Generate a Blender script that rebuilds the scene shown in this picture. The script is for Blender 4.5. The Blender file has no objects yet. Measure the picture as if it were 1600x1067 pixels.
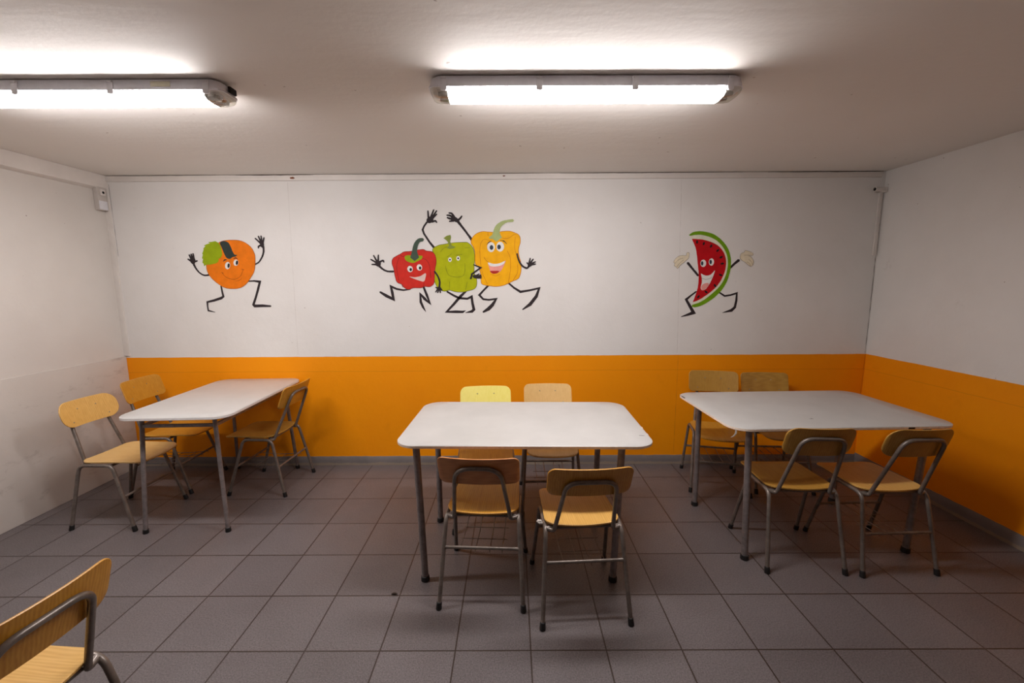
import bpy, bmesh, math, random
from mathutils import Vector, Matrix
from mathutils.geometry import tessellate_polygon
random.seed(7)
SC = bpy.context.scene
COL = SC.collection
R = math.radians

# ------------------------------------------------------------------ camera, world, exposure
ROOM_L, ROOM_R, ROOM_FRONT, ROOM_H = -3.246, 2.821, -8.2, 2.363
PITCH, YAW, ROLL = 0.13737, -0.00221, -0.00563
cd = bpy.data.cameras.new('camera')
cam = bpy.data.objects.new('camera', cd)
COL.objects.link(cam)
cd.sensor_width = 36.0
cd.lens = 657.6 / 1600 * 36.0
cd.clip_start = 0.02
fwd = Vector((math.sin(YAW) * math.cos(PITCH), math.cos(YAW) * math.cos(PITCH), -math.sin(PITCH)))
rgt = Vector((math.cos(YAW), -math.sin(YAW), 0))
upv = rgt.cross(fwd)
r2 = rgt * math.cos(ROLL) + upv * math.sin(ROLL)
u2 = -rgt * math.sin(ROLL) + upv * math.cos(ROLL)
cam.matrix_world = Matrix(((r2.x, u2.x, -fwd.x, -0.068), (r2.y, u2.y, -fwd.y, -3.401), (r2.z, u2.z, -fwd.z, 1.522), (0, 0, 0, 1)))
SC.camera = cam
w = bpy.data.worlds.new('world')
SC.world = w
w.use_nodes = True
w.node_tree.nodes['Background'].inputs[0].default_value = (0.9, 0.85, 0.8, 1)
w.node_tree.nodes['Background'].inputs[1].default_value = 0.02
SC.view_settings.view_transform = 'Standard'
SC.view_settings.look = 'None'
SC.view_settings.exposure = 0.0
SC.view_settings.gamma = 1.0
SC.view_settings.use_curve_mapping = False
LAMP_STRENGTH = 70.0
LAMP_COLOR = (1.0, 0.965, 0.97)

# ------------------------------------------------------------------ materials
def lin(c):
    return tuple(((v / 255) / 12.92 if v / 255 <= 0.04045 else ((v / 255 + 0.055) / 1.055) ** 2.4) for v in c) + (1,)

MATS = {}
def newmat(name):
    m = bpy.data.materials.new(name)
    m.use_nodes = True
    MATS[name] = m
    nt = m.node_tree
    return m, nt, nt.nodes['Principled BSDF']

def N(nt, kind, **kw):
    n = nt.nodes.new(kind)
    for k, v in kw.items():
        setattr(n, k, v)
    return n

def noise(nt, vec, scale, detail=4, rough=0.55):
    n = N(nt, 'ShaderNodeTexNoise')
    n.inputs['Scale'].default_value = scale
    n.inputs['Detail'].default_value = detail
    n.inputs['Roughness'].default_value = rough
    nt.links.new(vec, n.inputs['Vector'])
    return n.outputs['Fac']

def ramp(nt, fac, a, b, ca=(0, 0, 0, 1), cb=(1, 1, 1, 1)):
    n = N(nt, 'ShaderNodeValToRGB')
    e = n.color_ramp.elements
    e[0].position, e[1].position = a, b
    e[0].color, e[1].color = ca, cb
    nt.links.new(fac, n.inputs[0])
    return n.outputs[0]

def mixc(nt, fac, a, b, mode='MIX'):
    n = N(nt, 'ShaderNodeMix', data_type='RGBA', blend_type=mode)
    for sock, v in ((n.inputs[0], fac), (n.inputs[6], a), (n.inputs[7], b)):
        if isinstance(v, bpy.types.NodeSocket):
            nt.links.new(v, sock)
        else:
            sock.default_value = v
    return n.outputs[2]

def math_(nt, op, a, b=None, c=None):
    n = N(nt, 'ShaderNodeMath', operation=op)
    for i, v in enumerate((a, b, c)):
        if v is None:
            continue
        if isinstance(v, bpy.types.NodeSocket):
            nt.links.new(v, n.inputs[i])
        else:
            n.inputs[i].default_value = v
    return n.outputs[0]

def texco(nt, what='Object', scale=None):
    t = N(nt, 'ShaderNodeTexCoord').outputs[what]
    if scale:
        mp = N(nt, 'ShaderNodeMapping')
        mp.inputs['Scale'].default_value = scale
        nt.links.new(t, mp.inputs[0])
        t = mp.outputs[0]
    return t

def bump(nt, bs, h, strength, dist):
    b = N(nt, 'ShaderNodeBump')
    b.inputs['Strength'].default_value = strength
    b.inputs['Distance'].default_value = dist
    nt.links.new(h, b.inputs['Height'])
    nt.links.new(b.outputs[0], bs.inputs['Normal'])

def simple(name, col, rough=0.5, metal=0.0, var=0.08, scale=30, spec=0.5, coat=0.0):
    """Colour with a little noise in it, so that nothing is perfectly flat."""
    m, nt, bs = newmat(name)
    c = lin(col)
    f = noise(nt, texco(nt), scale)
    d = tuple(v * (1 - var) for v in c[:3]) + (1,)
    l = tuple(min(1, v * (1 + var)) for v in c[:3]) + (1,)
    nt.links.new(ramp(nt, f, 0.3, 0.7, d, l), bs.inputs['Base Color'])
    bs.inputs['Roughness'].default_value = rough
    bs.inputs['Metallic'].default_value = metal
    bs.inputs['Specular IOR Level'].default_value = spec
    bs.inputs['Coat Weight'].default_value = coat
    return m

def wood(name, ca, cb, scale, rough=0.38):
    m, nt, bs = newmat(name)
    t = texco(nt, 'Object', scale)
    a = noise(nt, t, 1.0, 5, 0.6)
    w_ = N(nt, 'ShaderNodeTexWave', wave_type='BANDS')
    w_.inputs['Scale'].default_value = 0.35
    w_.inputs['Distortion'].default_value = 7
    w_.inputs['Detail'].default_value = 3
    nt.links.new(t, w_.inputs['Vector'])
    f = math_(nt, 'ADD', math_(nt, 'MULTIPLY', a, 0.75), math_(nt, 'MULTIPLY', w_.outputs['Fac'], 0.25))
    c = ramp(nt, f, 0.28, 0.72, lin(ca), lin(cb))
    wear = ramp(nt, noise(nt, texco(nt), 14, 5, 0.7), 0.62, 0.8)
    c = mixc(nt, math_(nt, 'MULTIPLY', wear, 0.25), c, lin(tuple(min(255, v + 25) for v in cb)))
    nt.links.new(c, bs.inputs['Base Color'])
    bs.inputs['Roughness'].default_value = rough
    bump(nt, bs, a, 0.05, 0.001)
    return m

VG = (90, 90, 9)     # vertical grain on a backrest
HG = (9, 9, 110)     # horizontal grain on a backrest
SG = (90, 8, 90)     # seat grain running front to back
W_HONEY = ((204, 154, 76), (222, 176, 98))
W_AMBER = ((186, 126, 36), (208, 152, 56))
W_RED = ((178, 112, 56), (200, 134, 76))
W_YEL = ((232, 216, 104), (240, 226, 128))
W_PALE = ((212, 168, 100), (226, 186, 120))
W_OLIVE = ((166, 120, 48), (186, 142, 64))
def wd(kind, g):
    key = kind + {VG: '_upright_grain', HG: '_level_grain', SG: '_seat_grain'}[g]
    if key not in MATS:
        pal = dict(honey=W_HONEY, amber=W_AMBER, red=W_RED, yellow=W_YEL, pale=W_PALE, olive=W_OLIVE)[kind]
        wood(key, *pal, g)
    return MATS[key]

def steel(name, col, rough=0.36):
    m, nt, bs = newmat(name)
    t = texco(nt)
    f = noise(nt, t, 25, 5, 0.65)
    c = lin(col)
    k = ramp(nt, f, 0.35, 0.7, tuple(v * 0.62 for v in c[:3]) + (1,), c)
    rust = ramp(nt, noise(nt, t, 60, 4, 0.7), 0.66, 0.74)
    k = mixc(nt, math_(nt, 'MULTIPLY', rust, 0.7), k, lin((88, 58, 36)))
    nt.links.new(k, bs.inputs['Base Color'])
    bs.inputs['Metallic'].default_value = 0.35
    bs.inputs['Roughness'].default_value = rough
    return m
steel('painted_steel', (134, 122, 113))
steel('table_steel', (150, 139, 137), 0.45)
simple('black_rubber', (24, 22, 22), 0.6)
simple('table_white', (187, 184, 180), 0.32, var=0.05, scale=6, coat=0.1)
simple('edge_board', (244, 222, 202), 0.7, var=0.12, scale=60)
simple('edge_white', (236, 230, 226), 0.5, var=0.05)
simple('screw_zinc', (190, 185, 175), 0.35, 0.8)
simple('chip_dark', (58, 42, 32), 0.8)
simple('paper_white', (190, 182, 174), 0.8)

def wall_material(name, orange=True):
    m, nt, bs = newmat(name)
    t = texco(nt)
    sep = N(nt, 'ShaderNodeSeparateXYZ')
    nt.links.new(t, sep.inputs[0])
    big = noise(nt, t, 1.3, 4, 0.6)
    fine = noise(nt, t, 22, 5, 0.65)
    white = ramp(nt, big, 0.3, 0.7, lin((228, 223, 218)), lin((237, 233, 229)))
    if not orange:
        white = ramp(nt, big, 0.3, 0.7, lin((216, 209, 202)), lin((226, 220, 213)))
    # rubbed dirt and small chips
    dirt = ramp(nt, noise(nt, t, 3.5, 8, 0.75), 0.64, 0.78)
    white = mixc(nt, math_(nt, 'MULTIPLY', dirt, 0.28), white, lin((168, 155, 144)))
    spec = ramp(nt, noise(nt, t, 26, 2, 0.5), 0.765, 0.785)
    white = mixc(nt, math_(nt, 'MULTIPLY', spec, 0.6), white, lin((130, 104, 86)))
    edge = math_(nt, 'ADD', sep.outputs[2], math_(nt, 'MULTIPLY', math_(nt, 'SUBTRACT', noise(nt, t, 9, 3), 0.5), 0.006))
    if orange:
        org = ramp(nt, big, 0.3, 0.7, lin((248, 148, 0)), lin((253, 156, 1)))
        odirt = ramp(nt, noise(nt, t, 5, 7, 0.7), 0.6, 0.8)
        org = mixc(nt, math_(nt, 'MULTIPLY', odirt, 0.16), org, lin((170, 96, 12)))
        line = math_(nt, 'LESS_THAN', math_(nt, 'ABSOLUTE', math_(nt, 'SUBTRACT', edge, 0.81)), 0.0022)
        org = mixc(nt, math_(nt, 'MULTIPLY', line, 0.22), org, lin((150, 84, 8)))
        below = math_(nt, 'LESS_THAN', edge, 0.934)
        c = mixc(nt, below, white, org)
    else:
        low = ramp(nt, big, 0.3, 0.7, lin((205, 198, 191)), lin((216, 210, 203)))
        smear = ramp(nt, noise(nt, texco(nt, 'Object', (1, 2.2, 5)), 2.1, 7, 0.7), 0.56, 0.74)
        low = mixc(nt, math_(nt, 'MULTIPLY', smear, 0.5), low, lin((140, 126, 118)))
        below = math_(nt, 'LESS_THAN', edge, 0.948)
        c = mixc(nt, below, white, low)
    nt.links.new(c, bs.inputs['Base Color'])
    bs.inputs['Roughness'].default_value = 0.6
    bs.inputs['Specular IOR Level'].default_value = 0.25
    h = math_(nt, 'ADD', math_(nt, 'MULTIPLY', big, 3.0), fine)
    bump(nt, bs, h, 0.35, 0.004)
    return m
wall_material('wall_paint_orange_band')
wall_material('wall_paint_grey_lower', False)

def ceiling_material():
    m, nt, bs = newmat('ceiling_paint')
    t = texco(nt)
    big = noise(nt, t, 0.9, 3, 0.5)
    c = ramp(nt, big, 0.3, 0.7, lin((236, 230, 223)), lin((241, 236, 230)))
    sp = ramp(nt, noise(nt, t, 18, 2, 0.5), 0.775, 0.79)
    c = mixc(nt, math_(nt, 'MULTIPLY', sp, 0.5), c, lin((140, 112, 92)))
    nt.links.new(c, bs.inputs['Base Color'])
    bs.inputs['Roughness'].default_value = 0.7
    ridg = noise(nt, texco(nt, 'Object', (0.6, 2.4, 1)), 2.0, 4, 0.5)
    bump(nt, bs, math_(nt, 'ADD', math_(nt, 'MULTIPLY', ridg, 4), noise(nt, t, 30, 4)), 0.25, 0.004)
ceiling_material()

TILE = 0.316
def floor_material():
    m, nt, bs = newmat('floor_tiles')
    t = texco(nt)
    mp = N(nt, 'ShaderNodeMapping')
    mp.inputs['Location'].default_value = (TILE * 40, TILE * 40 + 0.2534, 0)
    nt.links.new(t, mp.inputs[0])
    br = N(nt, 'ShaderNodeTexBrick', offset=0.0, squash=1.0)
    nt.links.new(mp.outputs[0], br.inputs['Vector'])
    br.inputs['Scale'].default_value = 1
    br.inputs['Brick Width'].default_value = TILE
    br.inputs['Row Height'].default_value = TILE
    br.inputs['Mortar Size'].default_value = 0.0034
    br.inputs['Mortar Smooth'].default_value = 0.25
    br.inputs['Bias'].default_value = 0
    br.inputs['Color1'].default_value = lin((99, 92, 92))
    br.inputs['Color2'].default_value = lin((108, 101, 101))
    br.inputs['Mortar'].default_value = lin((56, 43, 36))
    spk = ramp(nt, noise(nt, t, 170, 3, 0.7), 0.34, 0.68, (0.6, 0.59, 0.58, 1), (1.36, 1.37, 1.38, 1))
    big = ramp(nt, noise(nt, t, 1.7, 5, 0.65), 0.3, 0.7, (0.9, 0.88, 0.87, 1), (1.06, 1.06, 1.07, 1))
    c = mixc(nt, 1.0, br.outputs['Color'], spk, 'MULTIPLY')
    c = mixc(nt, 1.0, c, big, 'MULTIPLY')
    nt.links.new(c, bs.inputs['Base Color'])
    rr = ramp(nt, noise(nt, t, 5, 4), 0.3, 0.7, (0.34, 0.34, 0.34, 1), (0.5, 0.5, 0.5, 1))
    nt.links.new(rr, bs.inputs['Roughness'])
    bump(nt, bs, math_(nt, 'SUBTRACT', 1.0, br.outputs['Fac']), 0.6, 0.0015)
floor_material()

def base_material():
    m, nt, bs = newmat('grey_baseboard_paint')
    t = texco(nt)
    sep = N(nt, 'ShaderNodeSeparateXYZ')
    nt.links.new(t, sep.inputs[0])
    c = ramp(nt, noise(nt, t, 4, 4), 0.3, 0.7, lin((112, 104, 102)), lin((130, 122, 120)))
    wear = math_(nt, 'MULTIPLY', math_(nt, 'LESS_THAN', sep.outputs[2], math_(nt, 'MULTIPLY', noise(nt, texco(nt, 'Object', (1, 1, 0.2)), 4, 6, 0.7), 0.045)), 0.8)
    c = mixc(nt, wear, c, lin((148, 132, 114)))
    nt.links.new(c, bs.inputs['Base Color'])
    bs.inputs['Roughness'].default_value = 0.6
base_material()
simple('trim_white_paint', (228, 220, 213), 0.55, var=0.05, scale=6)
simple('crack_dark', (74, 58, 48), 0.9)
simple('rust_brown', (118, 62, 34), 0.9)
simple('box_grey_plastic', (204, 195, 188), 0.5, var=0.04)
simple('hole_black', (16, 12, 10), 0.9)
simple('lamp_housing_grey', (236, 234, 240), 0.5, var=0.04)
simple('clip_grey', (232, 230, 234), 0.4, var=0.04)
simple('sticker_cream', (222, 214, 190), 0.6)
simple('tube_cap', (196, 190, 182), 0.4, 0.2)

def lamp_mats():
    m, nt, bs = newmat('lit_diffuser')
    bs.inputs['Base Color'].default_value = (0.9, 0.9, 0.9, 1)
    bs.inputs['Emission Color'].default_value = LAMP_COLOR + (1,)
    bs.inputs['Emission Strength'].default_value = LAMP_STRENGTH
    m, nt, bs = newmat('clear_plastic')
    nt.nodes.remove(bs)
    out = nt.nodes['Material Output']
    tr = N(nt, 'ShaderNodeBsdfTransparent')
    tr.inputs[0].default_value = (0.93, 0.92, 0.86, 1)
    gl = N(nt, 'ShaderNodeBsdfGlossy')
    gl.inputs['Roughness'].default_value = 0.12
    tl = N(nt, 'ShaderNodeBsdfTranslucent')
    tl.inputs[0].default_value = (0.85, 0.82, 0.72, 1)
    a = N(nt, 'ShaderNodeMixShader'); a.inputs[0].default_value = 0.22
    nt.links.new(tr.outputs[0], a.inputs[1]); nt.links.new(gl.outputs[0], a.inputs[2])
    b = N(nt, 'ShaderNodeMixShader'); b.inputs[0].default_value = 0.10
    nt.links.new(a.outputs[0], b.inputs[1]); nt.links.new(tl.outputs[0], b.inputs[2])
    nt.links.new(b.outputs[0], out.inputs['Surface'])
lamp_mats()

simple('unseen_wall_dark', (70, 58, 50), 0.7)  # unseen front wall: made dark and set far back to lower bounce light

# ------------------------------------------------------------------ mesh helpers
def obj(name, bm, mats, parent=None, smooth=True):
    me = bpy.data.meshes.new(name)
    bmesh.ops.recalc_face_normals(bm, faces=bm.faces)
    bm.to_mesh(me)
    bm.free()
    if not isinstance(mats, (list, tuple)):
        mats = [mats]
    for m in mats:
        me.materials.append(MATS[m] if isinstance(m, str) else m)
    if smooth:
        me.polygons.foreach_set('use_smooth', [True] * len(me.polygons))
        try:
            me.set_sharp_from_angle(angle=R(38))
        except Exception:
            pass
    o = bpy.data.objects.new(name, me)
    COL.objects.link(o)
    if parent:
        o.parent = parent
    return o

def tag(o, label=None, cat=None, group=None, kind=None):
    for k, v in (('label', label), ('category', cat), ('group', group), ('kind', kind)):
        if v:
            o[k] = v
    return o

def empty(name, loc, rz=0.0):
    o = bpy.data.objects.new(name, None)
    o.location = loc
    o.rotation_euler = (0, 0, rz)
    o.empty_display_size = 0.1
    COL.objects.link(o)
    return o

def add_box(bm, x0, x1, y0, y1, z0, z1, bev=0.0, mi=0):
    vs = [bm.verts.new((x, y, z)) for x in (x0, x1) for y in (y0, y1) for z in (z0, z1)]
    fs = []
    for q in ((0, 1, 3, 2), (4, 6, 7, 5), (0, 4, 5, 1), (2, 3, 7, 6), (0, 2, 6, 4), (1, 5, 7, 3)):
        f = bm.faces.new([vs[i] for i in q])
        f.material_index = mi
        fs.append(f)
    if bev:
        es = set(e for f in fs for e in f.edges)
        bmesh.ops.bevel(bm, geom=list(es), offset=bev, segments=2, affect='EDGES', profile=0.6)

def box(name, x0, x1, y0, y1, z0, z1, mat, parent=None, bev=0.0):
    bm = bmesh.new()
    add_box(bm, x0, x1, y0, y1, z0, z1, bev)
    return obj(name, bm, mat, parent)

def fillet(pts, rads, seg=7):
    P = [Vector(p) for p in pts]
    out = [P[0]]
    for i in range(1, len(P) - 1):
        r = rads[i - 1] if isinstance(rads, (list, tuple)) else rads
        a, b, c = P[i - 1], P[i], P[i + 1]
        d1, d2 = (a - b).normalized(), (c - b).normalized()
        ang = d1.angle(d2)
        if r <= 0 or ang > math.pi - 0.03:
            out.append(b)
            continue
        t = min(r / math.tan(ang / 2), (a - b).length * 0.49, (c - b).length * 0.49)
        p0, p1 = b + d1 * t, b + d2 * t
        for k in range(seg + 1):
            s = k / seg
            out.append((1 - s) ** 2 * p0 + 2 * s * (1 - s) * b + s * s * p1)
    out.append(P[-1])
    return out

def add_tube(bm, pts, rad, n=12, cap=True, mi=0):
    P = [Vector(p) for p in pts]
    m = len(P)
    rs = rad if isinstance(rad, (list, tuple)) else [rad] * m
    T = []
    for i in range(m):
        a = P[max(i - 1, 0)]
        b = P[min(i + 1, m - 1)]
        T.append((b - a).normalized())
    ref = Vector((0, 0, 1)) if abs(T[0].z) < 0.9 else Vector((0, 1, 0))
    u = T[0].cross(ref).normalized()
    rings = []
    for i in range(m):
        u = (u - T[i] * u.dot(T[i])).normalized()
        v = T[i].cross(u)
        rings.append([bm.verts.new(P[i] + (u * math.cos(2 * math.pi * k / n) + v * math.sin(2 * math.pi * k / n)) * rs[i]) for k in range(n)])
    for a, b in zip(rings, rings[1:]):
        for k in range(n):
            f = bm.faces.new((a[k], a[(k + 1) % n], b[(k + 1) % n], b[k]))
            f.material_index = mi
    if cap:
        bm.faces.new(rings[0]).material_index = mi
        bm.faces.new(rings[-1][::-1]).material_index = mi

def tube(name, pts, rad, mat, parent=None, n=12):
    bm = bmesh.new()
    add_tube(bm, pts, rad, n)
    return obj(name, bm, mat, parent)

def rrect(hx, hy, rads, seg=8):
    """Rounded rectangle outline, radii for (+x+y, -x+y, -x-y, +x-y)."""
    out = []
    for (sx, sy, a0), r in zip(((1, 1, 0), (-1, 1, 90), (-1, -1, 180), (1, -1, 270)), rads):
        cx, cy = sx * (hx - r), sy * (hy - r)
        for k in range(seg + 1):
            a = R(a0 + 90 * k / seg)
            out.append((cx + r * math.cos(a), cy + r * math.sin(a)))
    # subdivide the long sides
    res = []
    for i, p in enumerate(out):
        q = out[(i + 1) % len(out)]
        res.append(p)
        L = math.hypot(q[0] - p[0], q[1] - p[1])
        n = int(L / 0.03)
        for k in range(1, n):
            res.append((p[0] + (q[0] - p[0]) * k / n, p[1] + (q[1] - p[1]) * k / n))
    return res

def plate(bm, outline, fn, th, rings=9, edge_r=0.002, mi_top=0, mi_side=0):
    """Closed plate: the outline shrunk in rings, each point mapped by fn(u, v, w), w from 0 (top) to th (bottom)."""
    def ring(s, wv, sink=0.0):
        return [bm.verts.new(fn(x * s, y * s, wv)) for x, y in outline]
    n = len(outline)
    ss = [1 - 0.012] + [1 - (k / rings) for k in range(1, rings)]
    tops = [ring(s, 0.0) for s in ss]
    bots = [ring(s, th) for s in ss]
    mid = [ring(1.0, min(edge_r, th * 0.3)), ring(1.0, th - min(edge_r, th * 0.3))]
    def strip(a, b, mi):
        for k in range(n):
            f = bm.faces.new((a[k], a[(k + 1) % n], b[(k + 1) % n], b[k]))
            f.material_index = mi
    for a, b in zip(tops, tops[1:]):
        strip(a, b, mi_top)
    for a, b in zip(bots, bots[1:]):
        strip(b, a, mi_side)
    strip(tops[0], mid[0], mi_top)
    strip(mid[0], mid[1], mi_side)
    strip(mid[1], bots[0], mi_side)
    ct = bm.verts.new(fn(0, 0, 0.0))
    cb = bm.verts.new(fn(0, 0, th))
    for k in range(n):
        bm.faces.new((tops[-1][k], tops[-1][(k + 1) % n], ct)).material_index = mi_top
        bm.faces.new((bots[-1][(k + 1) % n], bots[-1][k], cb)).material_index = mi_side

# ------------------------------------------------------------------ the room
def wall_grid(name, mat, f, nu, nv):
    bm = bmesh.new()
    g = [[bm.verts.new(f(i / nu, j / nv)) for j in range(nv + 1)] for i in range(nu + 1)]
    for i in range(nu):
        for j in range(nv):
            bm.faces.new((g[i][j], g[i + 1][j], g[i + 1][j + 1], g[i][j + 1]))
    return obj(name, bm, mat)

TH = 0.12
tag(box('floor', ROOM_L - TH, ROOM_R + TH, ROOM_FRONT - TH, TH, -TH, 0, 'floor_tiles'), 'grey speckled square floor tiles with dark grout', 'floor', kind='structure')
tag(box('ceiling', ROOM_L - TH, ROOM_R + TH, ROOM_FRONT - TH, TH, ROOM_H, ROOM_H + TH, 'ceiling_paint'), 'off-white painted plaster ceiling above the room', 'ceiling', kind='structure')
tag(box('wall_back', ROOM_L - TH, ROOM_R + TH, 0, TH, 0, ROOM_H, 'wall_paint_orange_band'), 'white rear wall with an orange lower band behind the tables', 'wall', kind='structure')
tag(box('wall_right', ROOM_R, ROOM_R + TH, ROOM_FRONT, 0, 0, ROOM_H, 'wall_paint_orange_band'), 'dim white side wall with orange lower band on the right', 'wall', kind='structure')
tag(box('wall_left', ROOM_L - TH, ROOM_L, ROOM_FRONT, 0, 0, ROOM_H, 'wall_paint_grey_lower'), 'white side wall with greyish scuffed lower half on the left', 'wall', kind='structure')
tag(box('wall_front', ROOM_L - TH, ROOM_R + TH, ROOM_FRONT - TH, ROOM_FRONT, 0, ROOM_H, 'unseen_wall_dark'), 'unseen wall behind the viewer, darkened to cut bounce light', 'wall', kind='structure')
# thicker plaster on the lower left wall, its rounded lip catching the light
bm = bmesh.new()
add_box(bm, ROOM_L - 0.01, ROOM_L + 0.006, ROOM_FRONT + 0.01, -0.002, 0.001, 0.946, 0.003)
tag(obj('trim_1', bm, 'wall_paint_grey_lower'), 'lower plaster skim along the left wall, with a lip at chair height', 'wall', kind='structure')
# baseboards
def skirting(name, p0, p1, nrm, h, label):
    bm = bmesh.new()
    L = (Vector(p1) - Vector(p0)).length
    n = int(L / 0.04)
    d = (Vector(p1) - Vector(p0)) / n
    nr = Vector(nrm)
    rows = []
    for i in range(n + 1):
        b = Vector(p0) + d * i
        j = random.uniform(-0.0015, 0.0015)
        hh = h + random.uniform(-0.0015, 0.0015)
        rows.append([bm.verts.new(b + nr * q + Vector((0, 0, z))) for q, z in ((-0.004, 0.0005), (0.010 + j, 0.0005), (0.008 + j, hh * 0.5), (0.005, hh - 0.003), (0.003, hh), (-0.004, hh))])
    for a, b in zip(rows, rows[1:]):
        for k in range(5):
            bm.faces.new((a[k], a[k + 1], b[k + 1], b[k]))
    return tag(obj(name, bm, 'grey_baseboard_paint'), label, 'baseboard', kind='structure')
skirting('baseboard_back', (ROOM_L, 0, 0), (ROOM_R, 0, 0), (0, -1, 0), 0.077, 'grey painted skirting along the foot of the orange rear wall')
skirting('baseboard_right', (ROOM_R, 0, 0), (ROOM_R, ROOM_FRONT, 0), (-1, 0, 0), 0.088, 'grey worn skirting at the foot of the right wall')
# board under the ceiling on the rear wall
bm = bmesh.new()
add_box(bm, ROOM_L + 0.03, ROOM_R - 0.035, -0.014, 0.004, 2.318, 2.3605, 0.004)
t2 = tag(obj('trim_2', bm, 'trim_white_paint'), 'white board along the top of the rear wall', 'trim', kind='structure')
def crack_line(name, pts, wid, mat, parent, dy=-0.0006):
    """Thin open crack as a jagged sliver of real depth."""
    bm = bmesh.new()
    rows = []
    for i, (p, s) in enumerate(pts):
        rows.append((bm.verts.new(Vector(p) - Vector(s)), bm.verts.new(Vector(p) + Vector(s))))
    for a, b in zip(rows, rows[1:]):
        bm.faces.new((a[0], a[1], b[1], b[0]))
    return obj(name, bm, mat, parent, smooth=False)
for a, b, wm in ((-3.20, -2.35, 0.0014), (-2.2, -1.6, 0.0028), (-1.3, 0.1, 0.0012), (0.3, 1.7, 0.002), (1.9, 2.79, 0.003)):
    pts = []
    n = int((b - a) / 0.05)
    for i in range(n + 1):
        x = a + (b - a) * i / n
        pts.append(((x, -0.0146, 2.3585 + random.uniform(-0.001, 0.001)), (0, 0, wm * (0.3 + 0.7 * math.sin(math.pi * i / n)) * random.uniform(0.6, 1.1))))
    crack_line('crack', pts, wm, 'crack_dark', t2)
def spot(name, x, z, rx, rz, mat, parent, y=-0.0148, seed=1):
    rnd = random.Random(seed)
    bm = bmesh.new()
    vs = [bm.verts.new((x + rx * rnd.uniform(0.55, 1.1) * math.cos(a * math.pi / 7), y, z + rz * rnd.uniform(0.5, 1.1) * math.sin(a * math.pi / 7))) for a in range(14)]
    bm.faces.new(vs)
    return obj(name, bm, mat, parent, smooth=False)
spot('rust_patch', -1.762, 2.336, 0.022, 0.010, 'rust_brown', t2, seed=3)
spot('rust_patch', -0.131, 2.341, 0.012, 0.006, 'rust_brown', t2, seed=5)
# post in the left corner, boxed beam on the left wall
tag(box('trim_3', ROOM_L - 0.002, ROOM_L + 0.038, -0.012, 0.004, 0.95, 2.36, 'trim_white_paint', bev=0.003), 'narrow white cover strip in the left rear corner', 'trim', kind='structure')
bm = bmesh.new()
prof = [(ROOM_L - 0.004, 2.362), (ROOM_L + 0.034, 2.362), (ROOM_L + 0.036, 2.29), (ROOM_L + 0.033, 2.264), (ROOM_L + 0.002, 2.248), (ROOM_L - 0.004, 2.248)]
ra = [bm.verts.new((x, -0.012, z)) for x, z in prof]
rb = [bm.verts.new((x, ROOM_FRONT + 0.01, z)) for x, z in prof]
for k in range(6):
    bm.faces.new((ra[k], ra[(k + 1) % 6], rb[(k + 1) % 6], rb[k]))
bm.faces.new(ra); bm.faces.new(rb[::-1])
tag(obj('trim_4', bm, 'trim_white_paint'), 'boxed white beam along the top of the left wall', 'trim', kind='structure')
# joints in the rear wall boards and the open corner
def seam(name, x, z0, z1, wmm, lean, label=None, mat='crack_dark', y=-0.0006, amp=0.0007):
    pts = []
    n = int((z1 - z0) / 0.03)
    for i in range(n + 1):
        f = i / n
        pts.append(((x + lean * f + random.uniform(-amp, amp), y, z0 + (z1 - z0) * f), (wmm / 1000 * random.uniform(0.25, 1.0), 0, 0)))
    return pts
simple('seam_grey', (176, 164, 154), 0.8)  # warm grey of the board joints in the white part of the wall
simple('seam_orange', (178, 98, 10), 0.7)
bk = bpy.data.objects['wall_back']
crack_line('seam', seam('s', 1.275, 0.95, 2.31, 0.8, -0.03), 1, 'seam_grey', bk)
crack_line('seam', seam('s', 1.285, 0.09, 0.93, 1.0, 0.0), 1, 'seam_orange', bk)
crack_line('seam', seam('s', 2.808, 0.1, 0.93, 1.2, 0.006), 1, 'seam_orange', bk)
crack_line('seam', seam('s', 2.811, 0.94, 2.2, 2.2, -0.001, amp=0.0015), 1, 'crack_dark', bk)
crack_line('seam', seam('s', -3.199, 1.75, 2.3, 1.4, -0.003), 1, 'crack_dark', bk)
crack_line('seam', seam('s', -1.83, 0.95, 2.31, 0.6, 0.02), 1, 'seam_grey', bk)
# surface trunking in the right corner
o = box('cable_trunking', 2.778, 2.803, -0.012, 0.0, 1.725, 2.21, 'trim_white_paint', bev=0.002)
tag(o, 'white cable trunking running down the right rear corner', 'cable duct')

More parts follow.
